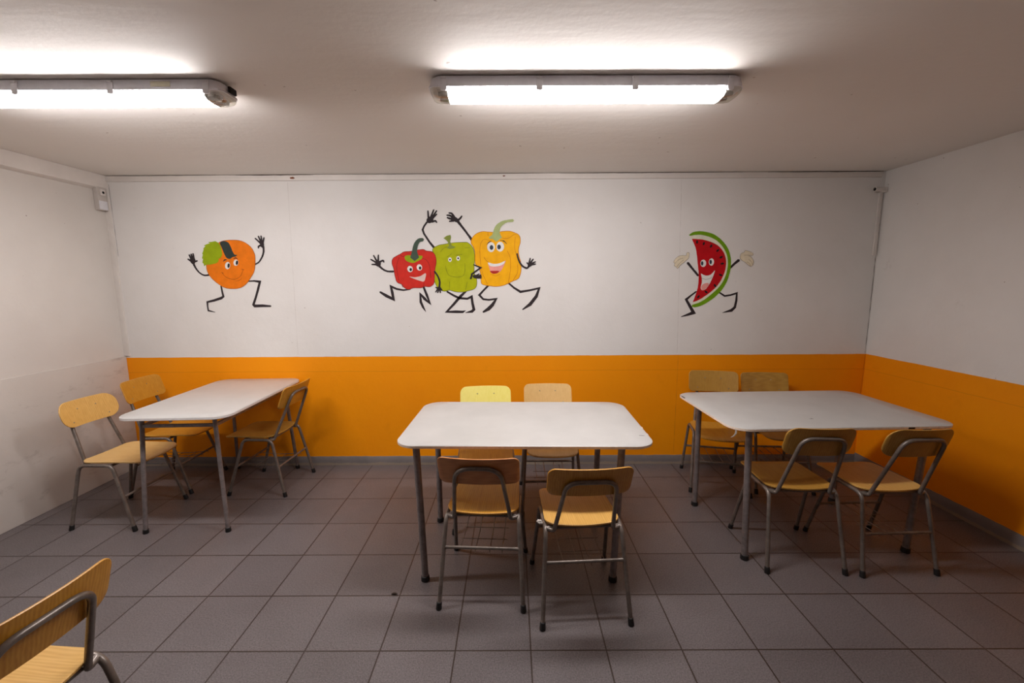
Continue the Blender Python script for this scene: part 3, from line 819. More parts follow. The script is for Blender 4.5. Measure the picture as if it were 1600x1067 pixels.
# outlines in half millimetres on the wall (x, z pairs); the first number of an outline is 1 for a brush stroke, 0 for a filled shape
MURAL = {
    'orange': [
        ('body', 'orange_fruit', 1, [
            [0, -4674, 3738, -4640, 3742, -4600, 3744, -4560, 3744, -4522, 3744, -4488, 3742, -4456, 3738, -4426, 3730, -4396, 3720, -4366, 3706,
             -4338, 3688, -4312, 3668, -4288, 3646, -4268, 3620, -4252, 3594, -4240, 3564, -4230, 3534, -4224, 3504, -4224, 3472, -4226, 3440, -4228,
             3406, -4232, 3372, -4238, 3338, -4244, 3302, -4254, 3270, -4266, 3242, -4280, 3216, -4298, 3190, -4316, 3166, -4336, 3138, -4358, 3110,
             -4380, 3082, -4404, 3060, -4426, 3040, -4450, 3024, -4474, 3010, -4502, 2998, -4530, 2992, -4562, 2986, -4594, 2984, -4626, 2984, -4658,
             2984, -4688, 2988, -4718, 2992, -4748, 3000, -4776, 3012, -4800, 3026, -4826, 3044, -4850, 3062, -4874, 3080, -4898, 3102, -4920, 3124,
             -4942, 3146, -4960, 3170, -4976, 3192, -4990, 3218, -5000, 3244, -5008, 3274, -5012, 3302, -5012, 3334, -5010, 3366, -5006, 3398, -4998,
             3434, -4988, 3468, -4974, 3500, -4954, 3532, -4932, 3564, -4908, 3592, -4884, 3620, -4860, 3644, -4836, 3666, -4810, 3684, -4784, 3700,
             -4760, 3714, -4734, 3724, -4706, 3732],
        ], None),
        ('leaf', 'leaf_green', 3, [
            [0, -5044, 3336, -5050, 3380, -5068, 3396, -5052, 3456, -5068, 3464, -5048, 3524, -5056, 3538, -5028, 3598, -5030, 3618, -4996, 3650,
             -5014, 3664, -4962, 3686, -4920, 3696, -4944, 3716, -4882, 3720, -4828, 3730, -4784, 3706, -4758, 3664, -4742, 3588, -4740, 3514, -4778,
             3462, -4802, 3462, -4810, 3418, -4832, 3394, -4872, 3380, -4942, 3366, -5010, 3362, -5026, 3358],
        ], None),
        ('dark_leaf', 'dark_leaf', 2, [
            [0, -4762, 3694, -4758, 3704, -4750, 3716, -4738, 3722, -4718, 3728, -4696, 3730, -4676, 3728, -4658, 3724, -4640, 3716, -4624, 3704,
             -4612, 3686, -4602, 3664, -4594, 3640, -4584, 3614, -4578, 3588, -4570, 3566, -4562, 3546, -4554, 3532, -4544, 3520, -4528, 3516, -4512,
             3516, -4502, 3512, -4506, 3506, -4518, 3498, -4532, 3490, -4546, 3486, -4562, 3484, -4578, 3480, -4594, 3472, -4610, 3460, -4626, 3454,
             -4642, 3454, -4658, 3458, -4672, 3466, -4682, 3476, -4690, 3490, -4698, 3506, -4706, 3526, -4714, 3550, -4722, 3574, -4730, 3600, -4738,
             3626, -4744, 3648, -4752, 3666, -4760, 3680],
        ], None),
        ('eye', 'eye_white', 3, [
            [0, -4632, 3344, -4638, 3326, -4648, 3308, -4662, 3298, -4676, 3292, -4690, 3294, -4702, 3302, -4710, 3316, -4714, 3334, -4712, 3352,
             -4706, 3372, -4696, 3388, -4682, 3400, -4668, 3406, -4654, 3404, -4642, 3396, -4634, 3382, -4630, 3364],
        ], None),
        ('pupil', 'pupil', 4, [
            [0, -4638, 3346, -4640, 3334, -4646, 3324, -4652, 3316, -4660, 3312, -4666, 3314, -4670, 3318, -4674, 3326, -4674, 3338, -4674, 3350,
             -4670, 3362, -4664, 3374, -4658, 3380, -4652, 3384, -4644, 3384, -4640, 3378, -4636, 3370, -4636, 3358],
        ], 3),
        ('eye', 'eye_white', 3, [
            [0, -4496, 3388, -4502, 3372, -4510, 3358, -4524, 3348, -4538, 3344, -4550, 3346, -4562, 3352, -4570, 3364, -4574, 3380, -4574, 3398,
             -4568, 3414, -4558, 3428, -4546, 3438, -4532, 3442, -4518, 3440, -4506, 3434, -4498, 3422, -4494, 3406],
        ], None),
        ('pupil', 'pupil', 4, [
            [0, -4500, 3390, -4504, 3378, -4508, 3368, -4514, 3360, -4522, 3358, -4528, 3358, -4532, 3362, -4536, 3372, -4538, 3382, -4536, 3394,
             -4532, 3406, -4528, 3418, -4520, 3424, -4514, 3428, -4508, 3428, -4502, 3422, -4500, 3414, -4498, 3404],
        ], 5),
        ('eyebrow', 'limb_black', 3, [
            [1, -4740, 3410, -4736, 3410, -4728, 3416, -4720, 3420, -4714, 3426, -4706, 3428, -4702, 3430, -4698, 3432, -4692, 3434, -4688, 3434,
             -4680, 3436, -4674, 3436, -4672, 3438, -4674, 3442, -4680, 3444, -4684, 3446, -4692, 3448, -4698, 3448, -4708, 3448, -4716, 3442, -4722,
             3436, -4728, 3428, -4734, 3420, -4740, 3414],
        ], None),
        ('eyebrow', 'limb_black', 3, [
            [1, -4570, 3452, -4568, 3450, -4560, 3454, -4552, 3456, -4546, 3458, -4540, 3460, -4534, 3460, -4530, 3460, -4524, 3458, -4516, 3454,
             -4508, 3450, -4500, 3446, -4496, 3448, -4496, 3450, -4504, 3456, -4510, 3462, -4516, 3468, -4524, 3474, -4532, 3476, -4542, 3474, -4550,
             3470, -4556, 3466, -4564, 3460, -4570, 3456],
        ], None),
        ('mouth', 'mouth_brown', 3, [
            [1, -4770, 3234, -4770, 3230, -4764, 3220, -4756, 3208, -4750, 3198, -4742, 3188, -4732, 3178, -4720, 3168, -4706, 3160, -4690, 3152,
             -4674, 3144, -4658, 3138, -4640, 3134, -4622, 3132, -4602, 3130, -4584, 3130, -4564, 3134, -4546, 3138, -4530, 3146, -4512, 3156, -4496,
             3168, -4482, 3180, -4470, 3194, -4460, 3210, -4452, 3228, -4444, 3244, -4438, 3256, -4434, 3264, -4432, 3272, -4430, 3276, -4430, 3282,
             -4428, 3286, -4430, 3288, -4434, 3288, -4436, 3282, -4436, 3278, -4436, 3272, -4438, 3266, -4442, 3258, -4448, 3244, -4456, 3230, -4464,
             3212, -4474, 3196, -4486, 3184, -4500, 3172, -4514, 3160, -4532, 3152, -4548, 3144, -4566, 3138, -4584, 3136, -4602, 3136, -4620, 3138,
             -4638, 3140, -4656, 3144, -4672, 3150, -4688, 3156, -4702, 3164, -4716, 3172, -4728, 3182, -4738, 3190, -4746, 3200, -4752, 3212, -4758,
             3222, -4766, 3232],
            [1, -4570, 3102, -4568, 3100, -4558, 3102, -4546, 3104, -4534, 3106, -4524, 3108, -4512, 3110, -4502, 3116, -4492, 3122, -4482, 3128,
             -4474, 3136, -4464, 3142, -4462, 3144, -4466, 3146, -4476, 3138, -4486, 3132, -4494, 3126, -4504, 3120, -4514, 3116, -4524, 3112, -4536,
             3110, -4546, 3108, -4558, 3106, -4568, 3104],
            [1, -4780, 3246, -4780, 3240, -4774, 3238, -4770, 3234, -4766, 3232, -4760, 3228, -4756, 3224, -4750, 3226, -4750, 3232, -4756, 3234,
             -4760, 3238, -4766, 3240, -4770, 3244, -4776, 3246],
            [1, -4454, 3290, -4452, 3286, -4444, 3284, -4438, 3282, -4430, 3280, -4422, 3278, -4414, 3276, -4410, 3278, -4412, 3282, -4420, 3286,
             -4428, 3288, -4434, 3290, -4442, 3292, -4450, 3294],
        ], None),
        ('arm', 'limb_black', 0, [
            [1, -4974, 3204, -4986, 3216, -5002, 3216, -5018, 3212, -5034, 3210, -5050, 3210, -5062, 3212, -5074, 3216, -5088, 3222, -5100, 3228,
             -5112, 3238, -5124, 3246, -5134, 3256, -5142, 3268, -5152, 3280, -5160, 3294, -5166, 3306, -5174, 3318, -5178, 3332, -5184, 3346, -5188,
             3360, -5194, 3374, -5214, 3378, -5226, 3358, -5218, 3346, -5212, 3332, -5206, 3318, -5198, 3304, -5190, 3292, -5182, 3278, -5172, 3266,
             -5162, 3252, -5152, 3240, -5140, 3230, -5128, 3220, -5114, 3210, -5100, 3200, -5086, 3194, -5070, 3188, -5054, 3184, -5036, 3184, -5018,
             3186, -5002, 3186, -4986, 3188],
        ], None),
        ('hand', 'limb_black', 2, [
            [0, -5256, 3464, -5244, 3476, -5230, 3486, -5216, 3492, -5204, 3494, -5194, 3486, -5186, 3472, -5180, 3456, -5176, 3442, -5174, 3432,
             -5176, 3422, -5178, 3414, -5182, 3404, -5188, 3392, -5194, 3380, -5202, 3370, -5210, 3364, -5216, 3364, -5224, 3368, -5232, 3374, -5238,
             3382, -5246, 3390, -5254, 3400, -5260, 3410, -5264, 3420, -5266, 3430, -5264, 3442, -5262, 3454],
            [1, -5232, 3414, -5232, 3432, -5244, 3438, -5254, 3444, -5266, 3450, -5276, 3458, -5288, 3464, -5302, 3458, -5302, 3446, -5292, 3438,
             -5282, 3430, -5272, 3422, -5262, 3414, -5252, 3408],
            [1, -5236, 3446, -5226, 3464, -5232, 3476, -5238, 3488, -5244, 3500, -5250, 3512, -5256, 3526, -5270, 3528, -5278, 3516, -5274, 3502,
             -5268, 3490, -5264, 3476, -5260, 3464, -5254, 3450],
            [1, -5218, 3460, -5206, 3476, -5210, 3488, -5214, 3500, -5218, 3512, -5220, 3524, -5224, 3536, -5238, 3540, -5246, 3528, -5244, 3516,
             -5242, 3504, -5240, 3492, -5238, 3480, -5236, 3468],
            [1, -5198, 3452, -5184, 3466, -5186, 3482, -5186, 3496, -5188, 3512, -5190, 3526, -5192, 3540, -5204, 3548, -5214, 3538, -5214, 3522,
             -5214, 3508, -5214, 3492, -5214, 3478, -5214, 3462],
            [1, -5208, 3404, -5194, 3394, -5184, 3400, -5174, 3404, -5164, 3408, -5154, 3412, -5144, 3416, -5138, 3430, -5150, 3436, -5160, 3434,
             -5170, 3432, -5180, 3428, -5190, 3426, -5200, 3422],
        ], None),
        ('arm', 'limb_black', 0, [
            [1, -4246, 3360, -4234, 3354, -4220, 3360, -4208, 3366, -4194, 3372, -4180, 3380, -4166, 3390, -4152, 3404, -4140, 3418, -4128, 3434,
             -4116, 3452, -4106, 3468, -4096, 3484, -4088, 3500, -4080, 3518, -4074, 3536, -4068, 3554, -4064, 3572, -4064, 3592, -4062, 3610, -4062,
             3628, -4062, 3646, -4078, 3658, -4096, 3644, -4096, 3626, -4094, 3608, -4094, 3590, -4096, 3574, -4098, 3558, -4102, 3542, -4106, 3526,
             -4114, 3510, -4120, 3494, -4128, 3478, -4138, 3464, -4148, 3448, -4158, 3432, -4170, 3418, -4180, 3406, -4192, 3398, -4202, 3392, -4216,
             3386, -4228, 3380, -4242, 3374],
        ], None),
        ('hand', 'limb_black', 2, [
            [0, -4132, 3720, -4124, 3726, -4110, 3728, -4094, 3730, -4084, 3726, -4076, 3720, -4070, 3708, -4066, 3694, -4064, 3682, -4064, 3668,
             -4064, 3654, -4066, 3640, -4070, 3630, -4078, 3624, -4086, 3622, -4096, 3624, -4104, 3626, -4110, 3634, -4118, 3644, -4122, 3656, -4126,
             3668, -4130, 3680, -4134, 3696, -4136, 3710],
            [1, -4116, 3694, -4112, 3712, -4128, 3726, -4144, 3738, -4158, 3752, -4174, 3764, -4190, 3778, -4202, 3776, -4204, 3762, -4190, 3748,
             -4176, 3734, -4162, 3720, -4148, 3704, -4134, 3690],
            [1, -4108, 3708, -4098, 3726, -4104, 3742, -4112, 3758, -4120, 3774, -4126, 3792, -4134, 3808, -4146, 3810, -4154, 3800, -4148, 3782,
             -4142, 3766, -4136, 3748, -4130, 3730, -4126, 3714],
            [1, -4096, 3708, -4082, 3720, -4082, 3738, -4084, 3756, -4086, 3774, -4088, 3792, -4088, 3808, -4100, 3816, -4110, 3806, -4110, 3788,
             -4110, 3772, -4110, 3754, -4110, 3736, -4112, 3718],
            [1, -4084, 3690, -4066, 3698, -4062, 3714, -4056, 3730, -4052, 3746, -4048, 3762, -4044, 3778, -4052, 3788, -4064, 3784, -4070, 3768,
             -4076, 3752, -4082, 3736, -4088, 3720, -4094, 3704],
            [1, -4106, 3664, -4120, 3674, -4128, 3670, -4136, 3668, -4144, 3664, -4152, 3660, -4160, 3654, -4166, 3644, -4168, 3636, -4168, 3630,
             -4166, 3624, -4166, 3618, -4158, 3610, -4146, 3618, -4146, 3624, -4144, 3630, -4144, 3634, -4142, 3636, -4142, 3636, -4140, 3638, -4136,
             3640, -4128, 3642, -4120, 3644, -4112, 3646],
        ], None),
        ('leg', 'limb_black', 0, [
            [1, -4810, 3038, -4822, 3026, -4816, 2944, -4808, 2866, -4834, 2854, -4950, 2816, -5072, 2784, -5072, 2700, -5068, 2624, -4950, 2604,
             -4946, 2608, -4948, 2612, -5044, 2646, -5048, 2704, -5042, 2760, -4942, 2780, -4818, 2816, -4772, 2852, -4788, 2950, -4798, 3030],
        ], None),
        ('leg', 'limb_black', 0, [
            [1, -4380, 3098, -4372, 3090, -4278, 3092, -4206, 3076, -4236, 2986, -4284, 2850, -4340, 2724, -4308, 2682, -4174, 2686, -4042, 2688,
             -4030, 2700, -4038, 2714, -4170, 2730, -4284, 2728, -4296, 2734, -4252, 2840, -4200, 2978, -4158, 3108, -4274, 3118, -4372, 3108],
        ], None),
        ('outline', 'line_orange_dark', 1.3, [
            [1, -4677, 3738, -4674, 3742, -4640, 3746, -4600, 3748, -4560, 3748, -4522, 3748, -4488, 3746, -4455, 3742, -4425, 3734, -4395, 3724,
             -4364, 3709, -4336, 3691, -4309, 3671, -4285, 3649, -4265, 3622, -4248, 3596, -4236, 3565, -4226, 3535, -4220, 3504, -4220, 3472, -4222,
             3440, -4224, 3406, -4228, 3371, -4234, 3337, -4240, 3301, -4250, 3269, -4262, 3240, -4277, 3214, -4295, 3188, -4313, 3164, -4333, 3136,
             -4355, 3108, -4377, 3079, -4401, 3057, -4424, 3037, -4448, 3021, -4472, 3006, -4501, 2994, -4529, 2988, -4562, 2982, -4594, 2980, -4626,
             2980, -4658, 2980, -4689, 2984, -4719, 2988, -4749, 2996, -4778, 3008, -4802, 3023, -4828, 3041, -4852, 3059, -4877, 3077, -4901, 3099,
             -4923, 3121, -4945, 3143, -4963, 3168, -4979, 3190, -4994, 3216, -5004, 3243, -5012, 3273, -5016, 3302, -5016, 3334, -5014, 3366, -5010,
             3399, -5002, 3435, -4992, 3469, -4978, 3502, -4957, 3534, -4935, 3566, -4911, 3595, -4887, 3623, -4863, 3647, -4838, 3669, -4812, 3687,
             -4786, 3703, -4762, 3718, -4735, 3728, -4707, 3736, -4675, 3742, -4671, 3739, -4673, 3734, -4705, 3728, -4733, 3720, -4758, 3710, -4782,
             3697, -4808, 3681, -4834, 3663, -4857, 3641, -4881, 3617, -4905, 3589, -4929, 3562, -4951, 3530, -4970, 3498, -4984, 3467, -4994, 3433,
             -5002, 3397, -5006, 3366, -5008, 3334, -5008, 3302, -5004, 3275, -4996, 3245, -4986, 3220, -4973, 3194, -4957, 3172, -4939, 3149, -4917,
             3127, -4895, 3105, -4871, 3083, -4848, 3065, -4824, 3047, -4798, 3029, -4774, 3016, -4747, 3004, -4717, 2996, -4687, 2992, -4658, 2988,
             -4626, 2988, -4594, 2988, -4562, 2990, -4531, 2996, -4503, 3002, -4476, 3014, -4452, 3027, -4428, 3043, -4407, 3063, -4383, 3085, -4361,
             3112, -4339, 3140, -4319, 3168, -4301, 3192, -4283, 3218, -4270, 3244, -4258, 3271, -4248, 3303, -4242, 3339, -4236, 3373, -4232, 3406,
             -4230, 3440, -4228, 3472, -4228, 3504, -4234, 3533, -4244, 3563, -4256, 3592, -4271, 3618, -4291, 3643, -4315, 3665, -4340, 3685, -4368,
             3703, -4397, 3716, -4427, 3726, -4457, 3734, -4488, 3738, -4522, 3740, -4560, 3740, -4600, 3740, -4640, 3738, -4674, 3734],
        ], 0),
    ],
    'red': [
        ('body', 'red_pepper', 1, [
            [0, -1918, 3510, -1900, 3522, -1886, 3532, -1872, 3540, -1854, 3546, -1832, 3550, -1806, 3552, -1780, 3552, -1754, 3554, -1730, 3558,
             -1704, 3562, -1680, 3568, -1654, 3572, -1628, 3576, -1602, 3580, -1576, 3582, -1554, 3584, -1536, 3580, -1522, 3572, -1508, 3564, -1492,
             3558, -1472, 3556, -1450, 3554, -1430, 3552, -1412, 3546, -1396, 3538, -1382, 3524, -1372, 3508, -1362, 3490, -1356, 3468, -1350, 3440,
             -1348, 3412, -1348, 3384, -1352, 3354, -1360, 3322, -1368, 3290, -1374, 3258, -1378, 3226, -1380, 3194, -1382, 3162, -1384, 3132, -1386,
             3106, -1388, 3082, -1392, 3060, -1400, 3042, -1412, 3026, -1428, 3014, -1446, 3004, -1464, 2998, -1482, 2996, -1500, 2998, -1520, 3002,
             -1538, 3004, -1556, 2998, -1572, 2992, -1590, 2984, -1612, 2980, -1638, 2980, -1666, 2980, -1696, 2982, -1722, 2980, -1744, 2976, -1766,
             2968, -1786, 2960, -1804, 2958, -1822, 2960, -1838, 2964, -1854, 2972, -1868, 2982, -1880, 2994, -1888, 3008, -1898, 3024, -1912, 3036,
             -1928, 3046, -1948, 3052, -1968, 3060, -1982, 3072, -1992, 3088, -2000, 3108, -2004, 3130, -2010, 3154, -2016, 3184, -2020, 3216, -2024,
             3250, -2028, 3280, -2034, 3304, -2042, 3328, -2048, 3348, -2052, 3370, -2052, 3390, -2050, 3412, -2042, 3430, -2030, 3450, -2008, 3466,
             -1976, 3482, -1946, 3498],
        ], None),
        ('calyx', 'leaf_green', 2, [
            [0, -1844, 3474, -1834, 3484, -1818, 3490, -1800, 3494, -1784, 3496, -1768, 3494, -1754, 3488, -1738, 3482, -1720, 3478, -1702, 3478,
             -1680, 3482, -1660, 3486, -1640, 3488, -1618, 3488, -1598, 3488, -1578, 3486, -1566, 3482, -1562, 3474, -1564, 3462, -1570, 3450, -1578,
             3438, -1590, 3428, -1606, 3420, -1624, 3410, -1642, 3402, -1658, 3394, -1674, 3386, -1690, 3378, -1706, 3374, -1724, 3374, -1744, 3376,
             -1762, 3380, -1778, 3386, -1796, 3392, -1810, 3400, -1824, 3410, -1836, 3422, -1842, 3434, -1846, 3450, -1848, 3464],
        ], None),
        ('stem', 'stem_dark', 3, [
            [1, -1690, 3402, -1620, 3456, -1626, 3478, -1632, 3500, -1638, 3520, -1642, 3540, -1646, 3558, -1644, 3578, -1640, 3596, -1636, 3616,
             -1632, 3632, -1628, 3646, -1622, 3660, -1616, 3672, -1608, 3682, -1602, 3690, -1596, 3696, -1592, 3700, -1584, 3702, -1572, 3704, -1560,
             3706, -1546, 3710, -1528, 3738, -1552, 3760, -1564, 3760, -1578, 3758, -1592, 3758, -1610, 3754, -1628, 3746, -1644, 3734, -1658, 3722,
             -1670, 3706, -1682, 3690, -1692, 3672, -1700, 3654, -1708, 3632, -1714, 3610, -1720, 3588, -1724, 3566, -1732, 3544, -1740, 3520, -1746,
             3498, -1752, 3476, -1758, 3456],
        ], None),
        ('eye', 'eye_white', 2, [
            [0, -1726, 3286, -1726, 3270, -1730, 3252, -1740, 3240, -1752, 3232, -1768, 3228, -1782, 3232, -1796, 3240, -1806, 3254, -1812, 3270,
             -1812, 3288, -1806, 3304, -1796, 3316, -1784, 3326, -1768, 3328, -1754, 3324, -1740, 3316, -1730, 3302],
        ], None),
        ('pupil', 'pupil', 3, [
            [0, -1738, 3270, -1740, 3260, -1744, 3254, -1748, 3248, -1756, 3244, -1762, 3244, -1768, 3248, -1774, 3254, -1776, 3260, -1778, 3270,
             -1776, 3278, -1772, 3286, -1766, 3292, -1760, 3294, -1754, 3294, -1746, 3290, -1742, 3286, -1738, 3278],
        ], 3),
        ('eye', 'eye_white', 2, [
            [0, -1576, 3310, -1576, 3294, -1580, 3278, -1590, 3264, -1602, 3256, -1618, 3252, -1632, 3256, -1646, 3264, -1656, 3278, -1662, 3294,
             -1662, 3312, -1656, 3328, -1648, 3340, -1634, 3350, -1620, 3352, -1604, 3350, -1590, 3340, -1580, 3328],
        ], None),
        ('pupil', 'pupil', 3, [
            [0, -1588, 3294, -1590, 3284, -1594, 3278, -1598, 3272, -1606, 3268, -1612, 3268, -1618, 3272, -1624, 3278, -1628, 3286, -1628, 3294,
             -1626, 3302, -1622, 3310, -1618, 3316, -1610, 3318, -1604, 3318, -1598, 3316, -1592, 3310, -1588, 3302],
        ], 5),
        ('mouth', 'mouth_pale', 2, [
            [0, -1784, 3160, -1766, 3158, -1732, 3152, -1696, 3148, -1666, 3152, -1636, 3158, -1606, 3166, -1574, 3184, -1542, 3206, -1522, 3212,
             -1516, 3194, -1522, 3162, -1530, 3134, -1536, 3110, -1544, 3092, -1558, 3080, -1576, 3078, -1600, 3086, -1626, 3094, -1656, 3104, -1686,
             3114, -1716, 3126, -1746, 3138, -1774, 3152],
        ], None),
        ('arm', 'limb_black', 0, [
            [1, -2022, 3240, -2034, 3256, -2054, 3256, -2074, 3256, -2092, 3256, -2110, 3256, -2126, 3258, -2140, 3262, -2154, 3268, -2168, 3274,
             -2180, 3282, -2192, 3288, -2204, 3298, -2214, 3308, -2224, 3318, -2234, 3328, -2244, 3338, -2266, 3336, -2270, 3312, -2258, 3304, -2246,
             3294, -2236, 3284, -2222, 3274, -2210, 3266, -2196, 3256, -2182, 3248, -2166, 3242, -2150, 3236, -2134, 3230, -2114, 3228, -2094, 3226,
             -2074, 3226, -2056, 3226, -2036, 3226],
        ], None),
        ('hand', 'limb_black', 2, [
            [0, -2314, 3388, -2302, 3398, -2282, 3406, -2264, 3410, -2250, 3410, -2240, 3404, -2234, 3392, -2230, 3380, -2230, 3366, -2232, 3354,
             -2236, 3338, -2244, 3324, -2254, 3316, -2266, 3316, -2282, 3320, -2296, 3326, -2308, 3334, -2314, 3346, -2318, 3362, -2318, 3376],
            [1, -2294, 3378, -2296, 3398, -2314, 3406, -2332, 3416, -2348, 3424, -2366, 3434, -2384, 3442, -2396, 3438, -2394, 3426, -2378, 3414,
             -2362, 3404, -2346, 3394, -2330, 3382, -2312, 3372],
            [1, -2284, 3386, -2276, 3404, -2286, 3424, -2298, 3442, -2308, 3462, -2320, 3480, -2330, 3500, -2342, 3502, -2348, 3490, -2340, 3470,
             -2330, 3450, -2322, 3430, -2312, 3410, -2304, 3390],
            [1, -2272, 3394, -2256, 3406, -2254, 3424, -2254, 3444, -2254, 3464, -2254, 3482, -2252, 3502, -2262, 3510, -2272, 3502, -2276, 3484,
             -2278, 3464, -2280, 3446, -2284, 3426, -2286, 3406],
            [1, -2264, 3382, -2248, 3374, -2234, 3382, -2222, 3388, -2210, 3396, -2200, 3400, -2196, 3402, -2198, 3402, -2196, 3404, -2196, 3398,
             -2194, 3392, -2190, 3384, -2178, 3380, -2172, 3390, -2172, 3396, -2174, 3404, -2174, 3412, -2180, 3422, -2194, 3428, -2206, 3426, -2220,
             3420, -2234, 3414, -2248, 3408, -2260, 3402],
            [1, -2284, 3352, -2296, 3368, -2312, 3368, -2328, 3366, -2344, 3366, -2360, 3364, -2374, 3364, -2384, 3354, -2376, 3344, -2360, 3342,
             -2344, 3342, -2330, 3340, -2314, 3338, -2298, 3338],
        ], None),
        ('arm', 'limb_black', 3, [
            [1, -1386, 3248, -1392, 3232, -1382, 3218, -1372, 3204, -1362, 3190, -1352, 3176, -1344, 3162, -1336, 3146, -1330, 3128, -1324, 3110,
             -1320, 3092, -1316, 3076, -1316, 3060, -1318, 3046, -1320, 3030, -1322, 3014, -1326, 2998, -1312, 2984, -1294, 2994, -1292, 3010, -1290,
             3026, -1288, 3044, -1286, 3062, -1288, 3080, -1292, 3100, -1296, 3118, -1304, 3138, -1312, 3156, -1320, 3174, -1330, 3190, -1340, 3206,
             -1350, 3220, -1360, 3234, -1370, 3248],
        ], None),
        ('hand', 'limb_black', 4, [
            [0, -1284, 2970, -1286, 2960, -1292, 2950, -1300, 2944, -1312, 2940, -1322, 2940, -1334, 2944, -1342, 2950, -1348, 2960, -1348, 2970,
             -1346, 2980, -1340, 2988, -1332, 2994, -1320, 2998, -1310, 2998, -1298, 2994, -1290, 2988, -1284, 2980],
            [1, -1328, 2968, -1332, 2986, -1338, 2988, -1346, 2990, -1352, 2992, -1360, 2994, -1366, 2996, -1376, 2990, -1374, 2980, -1368, 2976,
             -1362, 2972, -1356, 2968, -1350, 2964, -1344, 2962],
            [1, -1328, 2968, -1346, 2968, -1352, 2958, -1358, 2948, -1366, 2938, -1372, 2928, -1380, 2916, -1376, 2906, -1366, 2906, -1358, 2916,
             -1348, 2924, -1340, 2934, -1332, 2944, -1324, 2952],
            [1, -1316, 2962, -1332, 2956, -1336, 2946, -1338, 2934, -1342, 2924, -1346, 2914, -1348, 2904, -1342, 2894, -1332, 2898, -1326, 2908,
             -1322, 2918, -1318, 2928, -1312, 2936, -1308, 2946],
            [1, -1304, 2962, -1316, 2948, -1312, 2938, -1310, 2928, -1308, 2918, -1306, 2908, -1304, 2898, -1294, 2894, -1286, 2902, -1286, 2912,
             -1286, 2922, -1288, 2932, -1288, 2944, -1288, 2954],
            [1, -1298, 2978, -1302, 2960, -1298, 2956, -1292, 2950, -1286, 2946, -1282, 2942, -1276, 2936, -1264, 2936, -1262, 2948, -1266, 2954,
             -1270, 2960, -1274, 2966, -1278, 2972, -1282, 2978],
        ], None),
        ('leg', 'limb_black', 0, [
            [1, -1770, 2960, -1778, 2968, -1886, 2958, -1992, 2980, -2108, 3034, -2090, 2896, -2080, 2836, -2154, 2878, -2256, 2930, -2274, 2924,
             -2272, 2904, -2178, 2834, -2030, 2766, -2046, 2906, -2064, 2978, -2002, 2950, -1888, 2932, -1776, 2950],
        ], None),
        ('leg', 'limb_black', 0, [
            [1, -1570, 3010, -1580, 2992, -1534, 2854, -1498, 2774, -1538, 2824, -1634, 2914, -1636, 2748, -1598, 2662, -1542, 2594, -1540, 2594,
             -1538, 2598, -1566, 2678, -1596, 2758, -1604, 2840, -1570, 2790, -1448, 2700, -1496, 2868, -1550, 3004],
        ], None),
        ('outline', 'line_red', 1.3, [
            [1, -1921, 3508, -1920, 3513, -1902, 3525, -1888, 3535, -1874, 3544, -1855, 3550, -1833, 3554, -1806, 3556, -1780, 3556, -1754, 3558,
             -1731, 3562, -1705, 3566, -1681, 3572, -1655, 3576, -1629, 3580, -1602, 3584, -1576, 3586, -1554, 3588, -1535, 3584, -1520, 3575, -1506,
             3568, -1491, 3562, -1472, 3560, -1450, 3558, -1429, 3556, -1410, 3550, -1394, 3541, -1379, 3526, -1369, 3510, -1358, 3492, -1352, 3469,
             -1346, 3441, -1344, 3412, -1344, 3384, -1348, 3353, -1356, 3321, -1364, 3289, -1370, 3257, -1374, 3226, -1376, 3194, -1378, 3162, -1380,
             3132, -1382, 3106, -1384, 3081, -1388, 3059, -1397, 3040, -1409, 3023, -1426, 3011, -1444, 3000, -1463, 2994, -1482, 2992, -1501, 2994,
             -1521, 2998, -1538, 3000, -1555, 2994, -1570, 2988, -1589, 2980, -1612, 2976, -1638, 2976, -1666, 2976, -1696, 2978, -1721, 2976, -1743,
             2972, -1765, 2964, -1785, 2956, -1804, 2954, -1823, 2956, -1839, 2960, -1856, 2969, -1871, 2979, -1883, 2992, -1891, 3006, -1901, 3021,
             -1914, 3033, -1930, 3042, -1949, 3048, -1970, 3057, -1985, 3069, -1996, 3086, -2004, 3107, -2008, 3129, -2014, 3153, -2020, 3183, -2024,
             3216, -2028, 3250, -2032, 3279, -2038, 3303, -2046, 3327, -2052, 3347, -2056, 3370, -2056, 3390, -2054, 3413, -2046, 3432, -2033, 3453,
             -2010, 3469, -1978, 3486, -1948, 3502, -1920, 3514, -1915, 3511, -1916, 3506, -1944, 3494, -1974, 3478, -2006, 3463, -2027, 3447, -2038,
             3428, -2046, 3411, -2048, 3390, -2048, 3370, -2044, 3349, -2038, 3329, -2030, 3305, -2024, 3281, -2020, 3250, -2016, 3216, -2012, 3185,
             -2006, 3155, -2000, 3131, -1996, 3109, -1988, 3090, -1979, 3075, -1966, 3063, -1947, 3056, -1926, 3050, -1910, 3039, -1895, 3027, -1885,
             3010, -1877, 2996, -1865, 2985, -1852, 2975, -1837, 2968, -1821, 2964, -1804, 2962, -1787, 2964, -1767, 2972, -1745, 2980, -1723, 2984,
             -1696, 2986, -1666, 2984, -1638, 2984, -1612, 2984, -1591, 2988, -1574, 2996, -1557, 3002, -1538, 3008, -1519, 3006, -1499, 3002, -1482,
             3000, -1465, 3002, -1448, 3008, -1430, 3017, -1415, 3029, -1403, 3044, -1396, 3061, -1392, 3083, -1390, 3106, -1388, 3132, -1386, 3162,
             -1384, 3194, -1382, 3226, -1378, 3259, -1372, 3291, -1364, 3323, -1356, 3355, -1352, 3384, -1352, 3412, -1354, 3439, -1360, 3467, -1366,
